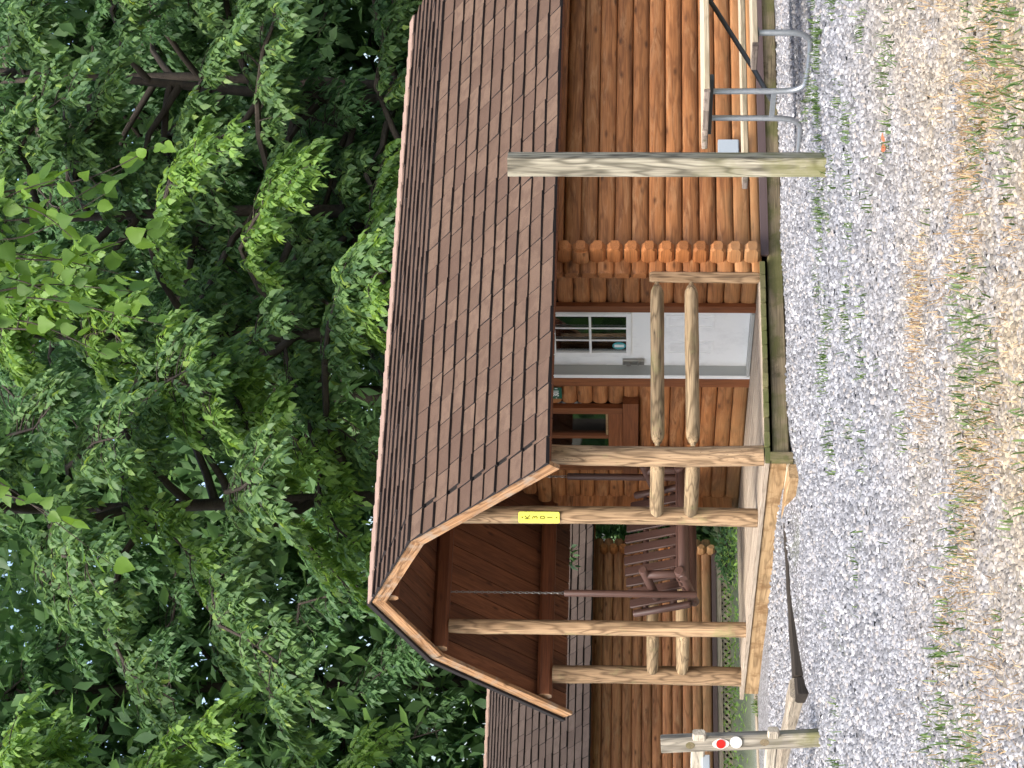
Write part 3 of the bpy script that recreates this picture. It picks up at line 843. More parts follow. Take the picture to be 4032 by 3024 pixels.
# --- porch posts: peeled logs
def post(x, y, z1, r_, bow=(0, 0), name='post'):
    n = 9
    pts = []; rd = []
    for i in range(n+1):
        t = i/n
        pts.append((x + bow[0]*math.sin(math.pi*t) + random.uniform(-.003, .003), y + bow[1]*math.sin(math.pi*t) + random.uniform(-.003, .003), 0.001+z1*t))
        rd.append(r_*(1.03-0.06*t)*random.uniform(0.975, 1.025))
    V, F = tube_data(pts, rd, 14)
    Mx, L = frame((x, y, 0), (x, y, z1), (1, 0, 0))
    inv = Mx.inverted()
    me = mesh(name, [inv @ v for v in V], F, M['peeled'], 50)
    return place(bpy.data.objects.new(name, me), cabin, Mx)
A_ = 1.0982
PY = [0.0, A_, Wd-A_, Wd]
post(0, PY[0], 1.87, 0.084, (0.004, 0.045)); p_sign = post(0, PY[1], 2.83, 0.078, (0.01, 0.0))
post(0, PY[2], 2.83, 0.072, (0.0, 0.008)); post(0, PY[3], 1.867, 0.092, (0.0, -0.01))
beam('wall_post', (1.75, -0.02, 0.002), (1.75, -0.02, 0.95), rect(0.07, 0.105, 0.025), M['peeled'], cabin, (1, 0, 0), segs=4, wob=0.003, chamfer=0.02)
beam('wall_post', (1.75, Wd-0.1, 0.002), (1.75, Wd-0.1, 0.95), rect(0.07, 0.105, 0.025), M['peeled'], cabin, (1, 0, 0), segs=4, wob=0.003, chamfer=0.02)

def rail(a, b, r_=0.060):
    a, b = Vector(a), Vector(b); L = (b-a).length
    rg = [(0, 0.32), (0.035, 0.42), (0.04, 0.62), (0.085, 0.92), (0.13, 1.0)]
    for t in (0.3, 0.45, 0.6, 0.75): rg.append((max(0.14, L*t), random.uniform(0.96, 1.04)))
    rg = [q for q in rg if q[0] < L-0.14] + [(L-0.13, 1.0), (L-0.085, 0.92), (L-0.04, 0.62), (L-0.035, 0.42), (L, 0.32)]
    return beam('rail', a, b, circ(r_, 12), M['rail'], cabin, rings=rg, smooth=50)
for z_, r_ in ((0.877, 0.058), (0.584, 0.059)):
    rail((0.075, -0.005, z_), (1.70, -0.012, z_+0.006), r_)
    rail((-0.01, 0.075, z_), (-0.02, A_-0.055, z_-0.004), r_+0.002)
    rail((-0.02, Wd-A_+0.055, z_+0.004), (-0.01, Wd-0.075, z_), r_)
    rail((0.08, Wd, z_), (1.71, Wd-0.08, z_), r_)

# --- roof carcass
def purlin(y, zb, h=0.155, wd_=0.13, x0=-0.24):
    beam('purlin', (x0, y, zb+h/2), (6.3, y, zb+h/2), rect(wd_, h, 0.03), M['stain'], cabin, chamfer=0.012, cs=0.93, smooth=30, end_mat=M['rake'])
purlin(PY[1], 2.832); purlin(PY[2], 2.832); purlin(0.0, 1.872, 0.15); purlin(Wd, 1.869, 0.15)
purlin(YC, 3.20, 0.16, 0.11, -0.26)
EV = YC+EOUT
SL = {'lower_r': ((YC-EV, ZE), (YC-KN, ZK)), 'upper_r': ((YC-KN, ZK), (YC, ZR)),
      'lower_l': ((YC+EV, ZE), (YC+KN, ZK)), 'upper_l': ((YC+KN, ZK), (YC, ZR))}
# roof: a part of the cabin that carries the boards and shingles
RO = bpy.data.objects.new('roof', None); place(RO, cabin, Matrix.Translation((3, YC, ZR)))
def slab(name, yz0, yz1, x0, x1, t0, t1, mat, parent, ends=(0.0, 0.0)):
    u_, n_ = slope_axes(yz0, yz1)
    a = Vector((0, *yz0)) - u_*ends[0]; b = Vector((0, *yz1)) + u_*ends[1]
    p = (a+b)/2 + n_*((t0+t1)/2)
    q0, q1 = a + n_*((t0+t1)/2), b + n_*((t0+t1)/2)
    q0.x = q1.x = (x0+x1)/2
    return beam(name, q0, q1, rect(abs(x1-x0), abs(t1-t0), 0.002), mat, parent, n_)
for nm, (lo, hi) in SL.items():
    nbd = 11; x0 = -0.268; wb = (1.99-x0)/nbd
    for i in range(nbd):
        slab('ceiling_board', lo, hi, x0+wb*i+0.005, x0+wb*(i+1)-0.005, -0.045 - random.uniform(0, 0.003), -0.020, M['ceiling'], RO,
             (-0.012, -0.012 if 'lower' in nm else -0.01))
    slab('roof_deck', lo, hi, x0, RX1-0.03, -0.018, -0.001, M['black'], RO, (0.0, -0.006))
    slab('ceiling_board', lo, hi, 1.992, RX1-0.03, -0.045, -0.020, M['ceiling'], RO, (-0.012, -0.012))
    # rake boards on both gables
    if nm.endswith('_l'):
        slab('roof_edge', lo, hi, RX0-0.022, RX0+0.06, -0.003, 0.045, M['shedge'], RO, (0.03, 0.0))
    slab('rake_board', lo, hi, RX0+0.002, RX0+0.040, -0.125, -0.004, M['rake'], RO, (0.0, -0.005))
    slab('rake_board', lo, hi, RX1-0.028, RX1+0.005, -0.125, -0.004, M['rake'], RO, (0.0, -0.005))
shingle_field(RO, *SL['lower_r'], RX0-0.012, RX1+0.012, 11, 27, SH, 11)
shingle_field(RO, *SL['upper_r'], RX0-0.012, RX1+0.012, 8, 27, SH, 21, separate=False)
shingle_field(RO, *SL['lower_l'], RX0-0.012, RX1+0.012, 11, 27, SH, 31, separate=False)
shingle_field(RO, *SL['upper_l'], RX0-0.012, RX1+0.012, 8, 27, SH, 41, separate=False)
# ridge caps
nr = 28; cl = (RX1-RX0+0.02)/nr
capm = None
for i in range(nr):
    x0 = RX0-0.01+cl*i
    V = []
    for xx, lift in ((0, 0.0), (cl+0.03, 0.012)):
        for s in (-0.13, 0, 0.13):
            for t in (0.008, 0.020):
                zz = -abs(s)*(ZR-ZK)/KN + lift + t
                V.append((xx, s, zz + 0.012))
    F = [(0, 6, 8, 2), (2, 8, 10, 4), (1, 3, 9, 7), (3, 5, 11, 9), (0, 2, 3, 1), (2, 4, 5, 3), (6, 7, 9, 8), (8, 9, 11, 10), (0, 1, 7, 6), (4, 10, 11, 5)]
    if capm is None: capm = mesh('ridge_shingle', V, F, M['ridge'])
    place(bpy.data.objects.new('ridge_shingle', capm), RO, Matrix.Translation((x0, YC, ZR)))
# drip edge
slab('eave_strip', SL['lower_r'][0], SL['lower_r'][1], RX0+0.045, RX1-0.035, -0.019, -0.002, M['stain'], RO, (0.012, -1.80))

# ------------------------------------------------------------------ signs
def text(name, body, size, loc, rotM, mat, parent, ext=0.0012, bold=0.0):
    cu_ = bpy.data.curves.new(name, 'FONT'); cu_.body = body; cu_.size = size; cu_.extrude = ext
    cu_.align_x = 'CENTER'; cu_.align_y = 'CENTER'; cu_.offset = bold
    tmp = bpy.data.objects.new(name, cu_); scene.collection.objects.link(tmp)
    dg = bpy.context.evaluated_depsgraph_get()
    me = bpy.data.meshes.new_from_object(tmp.evaluated_get(dg))
    bpy.data.objects.remove(tmp); bpy.data.curves.remove(cu_)
    me.materials.clear(); me.materials.append(mat); me.name = name
    return place(bpy.data.objects.new(name, me), parent, Matrix.Translation(Vector(loc)) @ rotM)

def facing(nrm):
    """rotation: local z = nrm, local y = world up"""
    z = Vector(nrm).normalized(); y = Vector((0, 0, 1)); x = y.cross(z).normalized(); y = z.cross(x)
    return Matrix(((x.x, y.x, z.x, 0), (x.y, y.y, z.y, 0), (x.z, y.z, z.z, 0), (0, 0, 0, 1)))
nrm = Vector((-0.66, -0.75, 0)).normalized()
pc = Vector((0, A_, 1.89)) + nrm*0.086 + Vector((0.005, 0, 0))
ys = thing('number_plate', pc, 'yellow upright number plate reading K 3 0 1 on a porch post', 'sign')
# rounded plate
def rrect(w_, h_, r_, n=5):
    P = []
    for cx, cy, a0 in ((w_/2-r_, h_/2-r_, 0), (-w_/2+r_, h_/2-r_, 90), (-w_/2+r_, -h_/2+r_, 180), (w_/2-r_, -h_/2+r_, 270)):
        for i in range(n+1):
            a = R(a0+90*i/n); P.append((cx+r_*math.cos(a), cy+r_*math.sin(a)))
    return P
def plate(name, c, nrm_, w_, h_, r_, th, mat, parent):
    Rm = facing(nrm_); P = rrect(w_, h_, r_); n = len(P)
    V = [(a, b, 0) for a, b in P] + [(a, b, th) for a, b in P]
    F = [tuple(range(n-1, -1, -1)), tuple(range(n, 2*n))] + [(i, (i+1) % n, n+(i+1) % n, n+i) for i in range(n)]
    return place(bpy.data.objects.new(name, mesh(name, V, F, mat)), parent, Matrix.Translation(Vector(c)) @ Rm)
tilt = Matrix.Rotation(R(1.2), 4, 'Z')
plate('plate', pc, nrm, 0.10, 0.355, 0.014, 0.004, M['yellow'], ys)
for ch, dz_ in zip('K301', (0.098, 0.033, -0.033, -0.097)):
    text('letter', ch, 0.064, pc+nrm*0.0045+Vector((0, 0, dz_)), facing(nrm), M['olive'], ys, bold=0.0015)
for dz_ in (0.145, -0.152): disc('screw', pc+nrm*0.004+Vector((0, 0, dz_)), nrm, 0.007, 0.003, M['olive'], ys, 10)
gs_c = Vector((1.824, 2.065, 1.86))
gs = thing('house_number_sign', gs_c, 'small dark green sign reading 301 beside the white door', 'sign')
plate('plate', gs_c, (-1, 0, 0), 0.205, 0.20, 0.008, 0.003, M['green'], gs)
text('digits', '301', 0.078, gs_c+Vector((-0.0036, 0.0, -0.045)), facing((-1, 0, 0)), M['letter'], gs, bold=0.002)
boxo('mark', (1.8185, 1.972, 1.800), (1.8205, 1.984, 1.825), M['letter'], gs); boxo('mark', (1.8185, 2.145, 1.808), (1.8205, 2.156, 1.818), M['letter'], gs)

# ------------------------------------------------------------------ porch swing
sw = thing('porch_swing', (1.0, 3.3, 0.45), 'dark brown log porch swing with slatted back hanging on chains', 'swing')
SWM = M['swing']
def slog(name, a, b, r_, ch=0.012, parent=None):
    return beam(name, a, b, circ(r_, 12), SWM, parent or sw, chamfer=ch, cs=0.82, smooth=50)
SX0, SX1 = 0.36, 1.64           # the two hanging logs
YF, YB = 3.05, 3.62             # front and back of the seat
for sx in (SX0, SX1):
    inn = 0.075 if sx == SX0 else -0.075
    slog('hanging_log', (sx, 3.37, 0.46), (sx, 3.37, 1.735), 0.034)
    slog('seat_side', (sx+inn, YF-0.05, 0.640), (sx+inn, YB+0.08, 0.475), 0.050)
    slog('armrest', (sx+inn*0.95, YF-0.06, 0.985), (sx+inn*0.95, YB-0.02, 0.840), 0.042)
    slog('arm_support', (sx+inn, YF+0.03, 0.665), (sx+inn, YF+0.05, 0.955), 0.040)
    slog('back_post', (sx-inn*0.2, YB-0.07, 0.52), (sx-inn*0.2, YB+0.16, 1.065), 0.036)
    eye = tube('eye_bolt', [(sx+0.012*math.cos(t), 3.37, 1.752+0.016*math.sin(t)) for t in np.linspace(-1.2, 4.6, 12)], 0.004, M['chain'], sw, 6)
    # chain up to the purlin
    link = None
    z = 1.765; i = 0
    while z < 2.82:
        pts = []
        for t in np.linspace(0, 2*math.pi, 13):
            pts.append(Vector((0.009*math.cos(t) if i % 2 == 0 else 0, 0.009*math.cos(t) if i % 2 else 0, 0.020*math.sin(t))))
        V, F = tube_data(pts, [0.0036]*13, 5)
        key = 'lk%d' % (i % 2)
        if key not in M: M[key] = mesh('chain_link', V, F, M['chain'], 60)
        place(bpy.data.objects.new('chain_link', M[key]), sw, Matrix.Translation((sx, 3.37, z+0.018)))
        z += 0.031; i += 1
xa_, xb_ = SX0+0.02, SX1-0.02
slog('seat_rail', (xa_, YF+0.02, 0.60), (xb_, YF+0.02, 0.60), 0.052)
slog('seat_rail', (xa_, YB, 0.50), (xb_, YB, 0.50), 0.045)
for i in range(6):
    t = i/5; yy = YF+0.05 + t*(YB-YF-0.06); zz = 0.652 - t*0.14
    beam('seat_slat', (xa_, yy, zz), (xb_, yy, zz), rect(0.07, 0.02, 0.004), SWM, sw, (0, 0.25, 1))
slog('back_rail', (SX0+0.02, YB+0.04, 0.68), (SX1-0.02, YB+0.04, 0.68), 0.036)
slog('back_rail', (SX0+0.02, YB+0.145, 0.95), (SX1-0.02, YB+0.145, 0.95), 0.030)
nsl = 10
for i in range(nsl):
    xx = SX0+0.10 + (SX1-SX0-0.2)*i/(nsl-1)
    hz = 1.10 + 0.06*math.sin(math.pi*i/(nsl-1))
    b0_ = Vector((xx, YB-0.045, 0.565)); d_ = Vector((0, 0.235, 0.545)).normalized()
    beam('back_slat', b0_, b0_+d_*((hz-0.565)/d_.z), rect(0.090, 0.030, 0.006), SWM, sw, (0, -1, 0.4), chamfer=0.01, cs=0.88)

# ------------------------------------------------------------------ step block and landscape timbers
sb = beam('step_block', (-0.20, -0.10, -0.255), (-0.20, 0.62, -0.235), rect(0.13, 0.13, 0.012), M['fascia'], None, segs=3, wob=0.004)
props(sb, 'pale squared timber block lying under the front edge of the deck', 'timber')
t1 = beam('landscape_timber', (-0.26, 0.58, -0.245), (-1.84, 0.36, -0.265), rect(0.14, 0.13, 0.015), M['tie'], None, segs=6, wob=0.004)
props(t1, 'long dark tarred timber edging the gravel in front of the porch', 'timber')
t2 = beam('landscape_timber', (-1.86, 0.35, -0.275), (-2.02, 0.31, -0.28), rect(0.12, 0.13, 0.02), M['tie'], None)
props(t2, 'short black charred stub of timber at the end of the dark edging', 'timber')
t3 = beam('landscape_timber', (-1.93, 0.32, -0.245), (-1.80, 2.75, -0.235), rect(0.17, 0.14, 0.02), M['tie_grey'], None, segs=6, wob=0.008)
props(t3, 'weathered grey timber running back from the dark edging beside the fence post', 'timber')
t4 = beam('landscape_timber', (0.6, 5.05, -0.21), (-2.4, 4.7, -0.24), rect(0.10, 0.12, 0.012), M['tie_grey'], None, segs=6, wob=0.004)
props(t4, 'thin grey brown timber edging on the far side of the gravel pad', 'timber')

# ------------------------------------------------------------------ tall square post
gp = Vector((-0.02, -4.02, 0)); gz = float(zg(gp.x, gp.y))
tp = thing('site_post', (gp.x, gp.y, gz), 'tall square weathered grey post standing alone in the gravel before the cabin', 'post')
beam('post_shaft', (gp.x, gp.y, gz-0.05), (gp.x+0.0, gp.y, gz+2.145), rect(0.134, 0.134, 0.008), M['grey'], tp, (-0.854, -0.577, 0), segs=8, wob=0.0015, smooth=30)

# ------------------------------------------------------------------ split rail fence end post
fp = Vector((-2.80, -0.79, 0)); fz = float(zg(fp.x, fp.y))
fpo = thing('fence_post', (fp.x, fp.y, fz), 'leaning grey split rail fence post with a red reflector', 'fence post')
tocam = Vector((CAM.x-fp.x, CAM.y-fp.y, 0)).normalized()
left = Vector((-rt.x, -rt.y, 0)).normalized()
fn = (tocam*math.cos(R(17)) + left*math.sin(R(17))).normalized()     # broad face normal
b_ = Vector((fp.x, fp.y, fz-0.08)); t_ = Vector((fp.x, fp.y, fz+1.16)) + left*0.068
ax_ = (t_-b_).normalized()
beam('post_shaft', b_, t_, rect(0.112, 0.118, 0.012), M['fence'], fpo, fn, segs=6, wob=0.003, chamfer=0.012, cs=0.94, smooth=30)
def onface(dz_, lat=0.0, out=0.0):
    return t_ - ax_*dz_ + fn*(0.059+out) + fn.cross(Vector((0, 0, 1)))*lat
for dz_, in ((0.215,), (0.755,)):
    beam('mortise', onface(dz_, 0.0, -0.020), onface(dz_, 0.0, 0.0012), [(0.026*math.cos(a), 0.034*math.sin(a)) for a in np.linspace(0, 6.283, 17)[:-1]], M['skid'], fpo, ax_)
c_ = onface(0.437, -0.004)
dm = []
for i in range(32):
    a = 2*math.pi*i/32; rr_ = 0.040 + 0.022*abs(math.cos(a))**6
    dm.append((rr_*math.sin(a)*1.0, rr_*math.cos(a)))
rf = beam('reflector', c_, c_+fn*0.006, dm, M['pink'], fpo, ax_)
disc('lens', c_+fn*0.0062, fn, 0.034, 0.007, M['red'], rf, 24)
disc('white_cap', onface(0.548, -0.012), fn, 0.044, 0.014, M['offwhite'], fpo, 24)
# rails through the post, running left and away
rd_ = Vector((-0.22, 0.97, 0.0)).normalized()
for dz_, hh, lab in ((0.275, 0.10, 'upper weathered split rail of the fence running out to the left'), (0.815, 0.085, 'lower pale split rail of the fence running out to the left')):
    c0 = t_ - ax_*dz_
    a_ = c0 - rd_*0.13; b2_ = c0 + rd_*2.6
    rl = beam('fence_rail', a_, b2_, rect(0.055, hh, 0.012), M['fence_rail'], None, segs=7, wob=0.006, chamfer=0.02, cs=0.9, smooth=30)
    props(rl, lab, 'fence rail')
q_ = fp + rd_*2.45; qz = float(zg(q_.x, q_.y))

# ------------------------------------------------------------------ picnic table
TX0, TX1, TY, TZ = 1.28, 3.72, -2.835, 0.575
BZ = 0.245
tz0 = float(zg(1.9, TY))
tb = thing('picnic_table', (2.1, TY, tz0), 'weathered wooden picnic table on galvanised pipe legs beside the cabin', 'table')
for i in range(3):
    y0 = TY-0.358+0.24*i
    bd = boxo('top_plank', (TX0+0.02+random.uniform(-0.01, 0.01), y0, TZ-0.044), (TX1, y0+0.235, TZ), M['table'], tb, 0.005)
    boxo('plank_end', (TX0-0.012+random.uniform(-0.01, 0.006), y0+0.004, TZ-0.046), (TX0+0.0095, y0+0.231, TZ-0.001), M['table_end'], bd, 0.006, ax='y')
for s in (-1, 1):
    yb = TY + s*0.73
    bn = boxo('bench_plank', (TX0+0.03, yb-0.135, BZ-0.042), (TX1+0.05, yb+0.135, BZ), M['table'], tb, 0.005)
    boxo('plank_end', (TX0-0.01, yb-0.133, BZ-0.044), (TX0+0.0295, yb+0.133, BZ-0.001), M['table_end'], bn, 0.006, ax='y')
for xx, sgn in ((1.42, 1), (3.58, -1)):
    for s in (-1, 1):
        g1 = float(zg(xx, TY+s*0.55))+0.027
        pts = bez([(xx, TY+s*0.160, TZ-0.06), (xx, TY+s*0.162, 0.25), (xx, TY+s*0.168, g1+0.13), (xx, TY+s*0.22, g1+0.025), (xx, TY+s*0.33, g1),
                   (xx, TY+s*0.66, g1), (xx, TY+s*0.78, g1+0.025), (xx, TY+s*0.83, g1+0.13), (xx, TY+s*0.83, BZ-0.05)], 5)
        tube('leg', pts, 0.022, M['steel'], tb, 10)
    boxo('top_bracket', (xx-0.025, TY-0.33, TZ-0.075), (xx+0.025, TY+0.33, TZ-0.0445), M['dsteel'], tb, 0.002, ax='y')
    for s in (-1, 1): boxo('seat_bracket', (xx-0.02, TY+s*0.74-0.13, BZ-0.052), (xx+0.02, TY+s*0.74+0.13, BZ-0.0425), M['dsteel'], tb, 0.001, ax='y')
    boxo('cross_strap', (xx-0.006, TY-0.19, 0.03), (xx+0.002, TY+0.19, 0.07), M['steel'], tb, 0.001, ax='y')
    tube('brace', [(xx+sgn*0.004, TY, 0.04), (xx+sgn*0.35, TY, 0.19), (xx+sgn*0.98, TY, TZ-0.085), (xx+sgn*1.05, TY, TZ-0.05)], 0.020, M['dsteel'], tb, 8)
# grey box on the cabin side wall
gb = thing('utility_box', (3.10, -0.06, 0.16), 'pale grey utility box mounted low on the log side wall', 'utility box')
boxo('case', (2.96, -0.125, 0.16), (3.16, -0.052, 0.345), M['greybox'], gb, 0.006, ax='z')
boxo('lid', (2.965, -0.133, 0.168), (3.155, -0.1255, 0.34), M['greybox'], gb, 0.003, ax='z')

# ------------------------------------------------------------------ neighbouring cabin
NX0, NX1, NY, NZ = -0.4, 6.85, 15.14, -0.13     # wall ends, wall plane, floor
nb_ = thing('neighbour_cabin', (3.2, NY+2.2, -0.45), 'second brown log cabin with grey brown roof behind the porch at the left', 'cabin')
for c in range(0, 12):
    zc = NZ + 0.02 + 0.150*(c+0.5)
    beam('log', (NX0, NY, zc), (NX1+0.16, NY, zc), [(-y, z) for (y, z) in dlog(0.149, 0.04, 0.07)][::-1], M['log_n'], nb_, chamfer=0.03, cs=0.75,
         end_mat=M['log_end'], segs=4, wob=0.003, smooth=50)
    beam('log_end', (NX1-0.06, NY-0.22, zc-0.075), (NX1-0.06, NY+0.0, zc-0.075), rect(0.10, 0.13, 0.035), M['log_end'], nb_, chamfer=0.03, cs=0.72, smooth=30)
    beam('log', (NX1-0.06, NY, zc-0.075), (NX1-0.06, NY+4.4, zc-0.075), dlog(0.149, 0.04, 0.07)[::-1] if False else rect(0.13, 0.148, 0.04), M['log_n'], nb_, smooth=30)
boxo('wall_core', (NX0+0.1, NY+0.075, NZ), (NX1-0.1, NY+0.12, 1.75), M['stain'], nb_)
boxo('flashing', (NX0, NY-0.06, NZ-0.055), (NX1, NY-0.02, NZ+0.012), M['flash'], nb_, 0.003)
boxo('skirt_board', (NX0, NY-0.05, NZ-0.135), (NX1, NY-0.015, NZ-0.057), M['tie_grey'], nb_, 0.004)
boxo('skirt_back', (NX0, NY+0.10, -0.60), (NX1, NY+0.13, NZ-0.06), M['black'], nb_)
zb_, zt_ = -0.47, NZ-0.137
h_ = zt_-zb_
for i in range(46):       # lattice strips, two layers
    x0 = 2.2 + i*0.105
    if x0 > NX1-0.4: break
    for s, yy in ((1, NY-0.032), (-1, NY-0.024)):
        xa2, xb2 = (x0, x0+h_) if s == 1 else (x0+h_, x0)
        beam('lattice_strip', (xa2, yy, zb_), (xb2, yy, zt_), rect(0.006, 0.036), M['tie_grey'], nb_, (0, -1, 0) if False else (s*-0.7, 0, 0.7))
NRO = bpy.data.objects.new('roof', None); place(NRO, nb_, Matrix.Translation((3, NY+YC, 3.4)))
noff = Vector((0, NY+0.0, -0.065))
def nyz(t): return ((t[0][0], t[0][1]), (t[1][0], t[1][1]))
NRX0, NRX1 = -0.75, 7.25
for nm, (lo, hi) in SL.items():
    lo2, hi2 = (lo[0]+NY, lo[1]-0.065), (hi[0]+NY, hi[1]-0.065)
    slab('roof_deck', lo2, hi2, NRX0, NRX1, -0.04, -0.001, M['stain'], NRO, (0.0, -0.006))
    slab('rake_board', lo2, hi2, NRX1+0.001, NRX1+0.035, -0.125, -0.004, M['stain'], NRO, (0.0, -0.005))
    slab('rake_board', lo2, hi2, NRX0-0.035, NRX0-0.001, -0.125, -0.004, M['stain'], NRO, (0.0, -0.005))
shingle_field(NRO, *SL['lower_r'], 1.0, NRX1+0.03, 11, 25, SHN, 51, offset=noff)
shingle_field(NRO, *SL['upper_r'], 1.0, NRX1+0.03, 8, 25, SHN, 61, separate=False, offset=noff)
shingle_field(NRO, *SL['lower_r'], NRX0-0.03, 0.999, 11, 7, SHN, 71, separate=False, offset=noff)
shingle_field(NRO, *SL['upper_r'], NRX0-0.03, 0.999, 8, 7, SHN, 81, separate=False, offset=noff)
for i in range(32):
    place(bpy.data.objects.new('ridge_shingle', capm), NRO, Matrix.Translation((NRX0-0.01+0.252*i, NY+YC, ZR-0.065)))
for nm in ('lower_l', 'upper_l'):
    shingle_field(NRO, *SL[nm], NRX0-0.03, NRX1+0.03, 11 if 'low' in nm else 8, 24, SHN, 91, separate=False, offset=noff)

# small outlet box under the fence rail at the picture edge
ob = CAM + (fw + rt*((3024-3012)-1512)/8954.97 - up*(2779-2016)/8954.97)*16.75
obx = thing('outlet_box', ob, 'small blue grey metal box hanging under the upper fence rail', 'utility box')
boxo('case', ob-Vector((0.06, 0.05, 0.03)), ob+Vector((0.06, 0.05, 0.03)), M['greybox'], obx, 0.006)

# ------------------------------------------------------------------ leaves and trees
def leaf_mesh(name, P, A, Nn, L, Wl, mat, shape='ovate'):
    P = np.asarray(P, float); A = np.asarray(A, float); Nn = np.asarray(Nn, float)
    A /= np.linalg.norm(A, axis=1)[:, None]+1e-9
    S = np.cross(A, Nn); S /= np.linalg.norm(S, axis=1)[:, None]+1e-9
    Nn = np.cross(S, A)
    if shape == 'ovate':
        T = [(0, 0, 0), (0.30, 0.46, 0.05), (0.66, 0.30, 0.03), (1, 0, -0.10), (0.66, -0.30, 0.03), (0.30, -0.46, 0.05), (0.48, 0, -0.02)]
        T = T[:6]; Fc = [(0, 5, 1), (1, 5, 4), (1, 4, 2), (2, 4, 3)]
    elif shape == 'broad':
        T = [(0, 0, 0), (0.02, 0.30, 0.05), (0.22, 0.52, 0.07), (0.5, 0.48, 0.06), (0.60, 0.36, 0.04), (0.74, 0.27, 0.02), (1, 0, -0.12),
             (0.74, -0.27, 0.02), (0.60, -0.36, 0.04), (0.5, -0.48, 0.06), (0.22, -0.52, 0.07), (0.02, -0.30, 0.05), (0.45, 0, -0.03)]
        Fc = [(i, 12, i+1) for i in range(11)] + [(11, 12, 0)]
    else:
        T = [(0, 0, 0), (0.45, 0.42, 0.04), (1, 0, -0.06), (0.45, -0.42, 0.04)]
        Fc = [(0, 2, 1), (0, 3, 2)]
    T = np.array(T)
    n = len(P); m = len(T)
    V = P[:, None] + A[:, None]*(T[None, :, 0:1]*L[:, None, None]) + S[:, None]*(T[None, :, 1:2]*Wl[:, None, None]) + Nn[:, None]*(T[None, :, 2:3]*L[:, None, None])
    F = (np.arange(n)[:, None, None]*m + np.array(Fc)[None]).reshape(-1, 3)
    return fast_mesh(name, V.reshape(-1, 3), F, mat, 3)

def nrmz(v): return v/(np.linalg.norm(v)+1e-9)

def spray(out, p, d, size, rg, nleaf=11, leaf=0.13):
    """a hanging compound leaf: leaflets in pairs along a drooping stalk"""
    d = nrmz(d); q = p.copy(); st_ = size/nleaf*1.7
    for i in range(nleaf):
        side = 1 if i % 2 else -1
        h = np.cross(d, [0, 0, 1.0]); h = nrmz(h) if np.linalg.norm(h) > 1e-3 else np.array([1.0, 0, 0])
        a = d*0.55 + h*side*0.75 + np.array([0, 0, -0.38]) + rg.normal(0, 0.16, 3)
        if i == nleaf-1: a = d + np.array([0, 0, -0.3])
        n_ = np.array([0, 0, 1.0]) - 0.25*d + rg.normal(0, 0.30, 3)
        l_ = leaf*rg.uniform(0.65, 1.2)
        out.append((q, a, n_, l_, l_*rg.uniform(0.42, 0.62)))
        if side == 1:
            d = nrmz(d + np.array([0, 0, -0.10])); q = q + d*st_

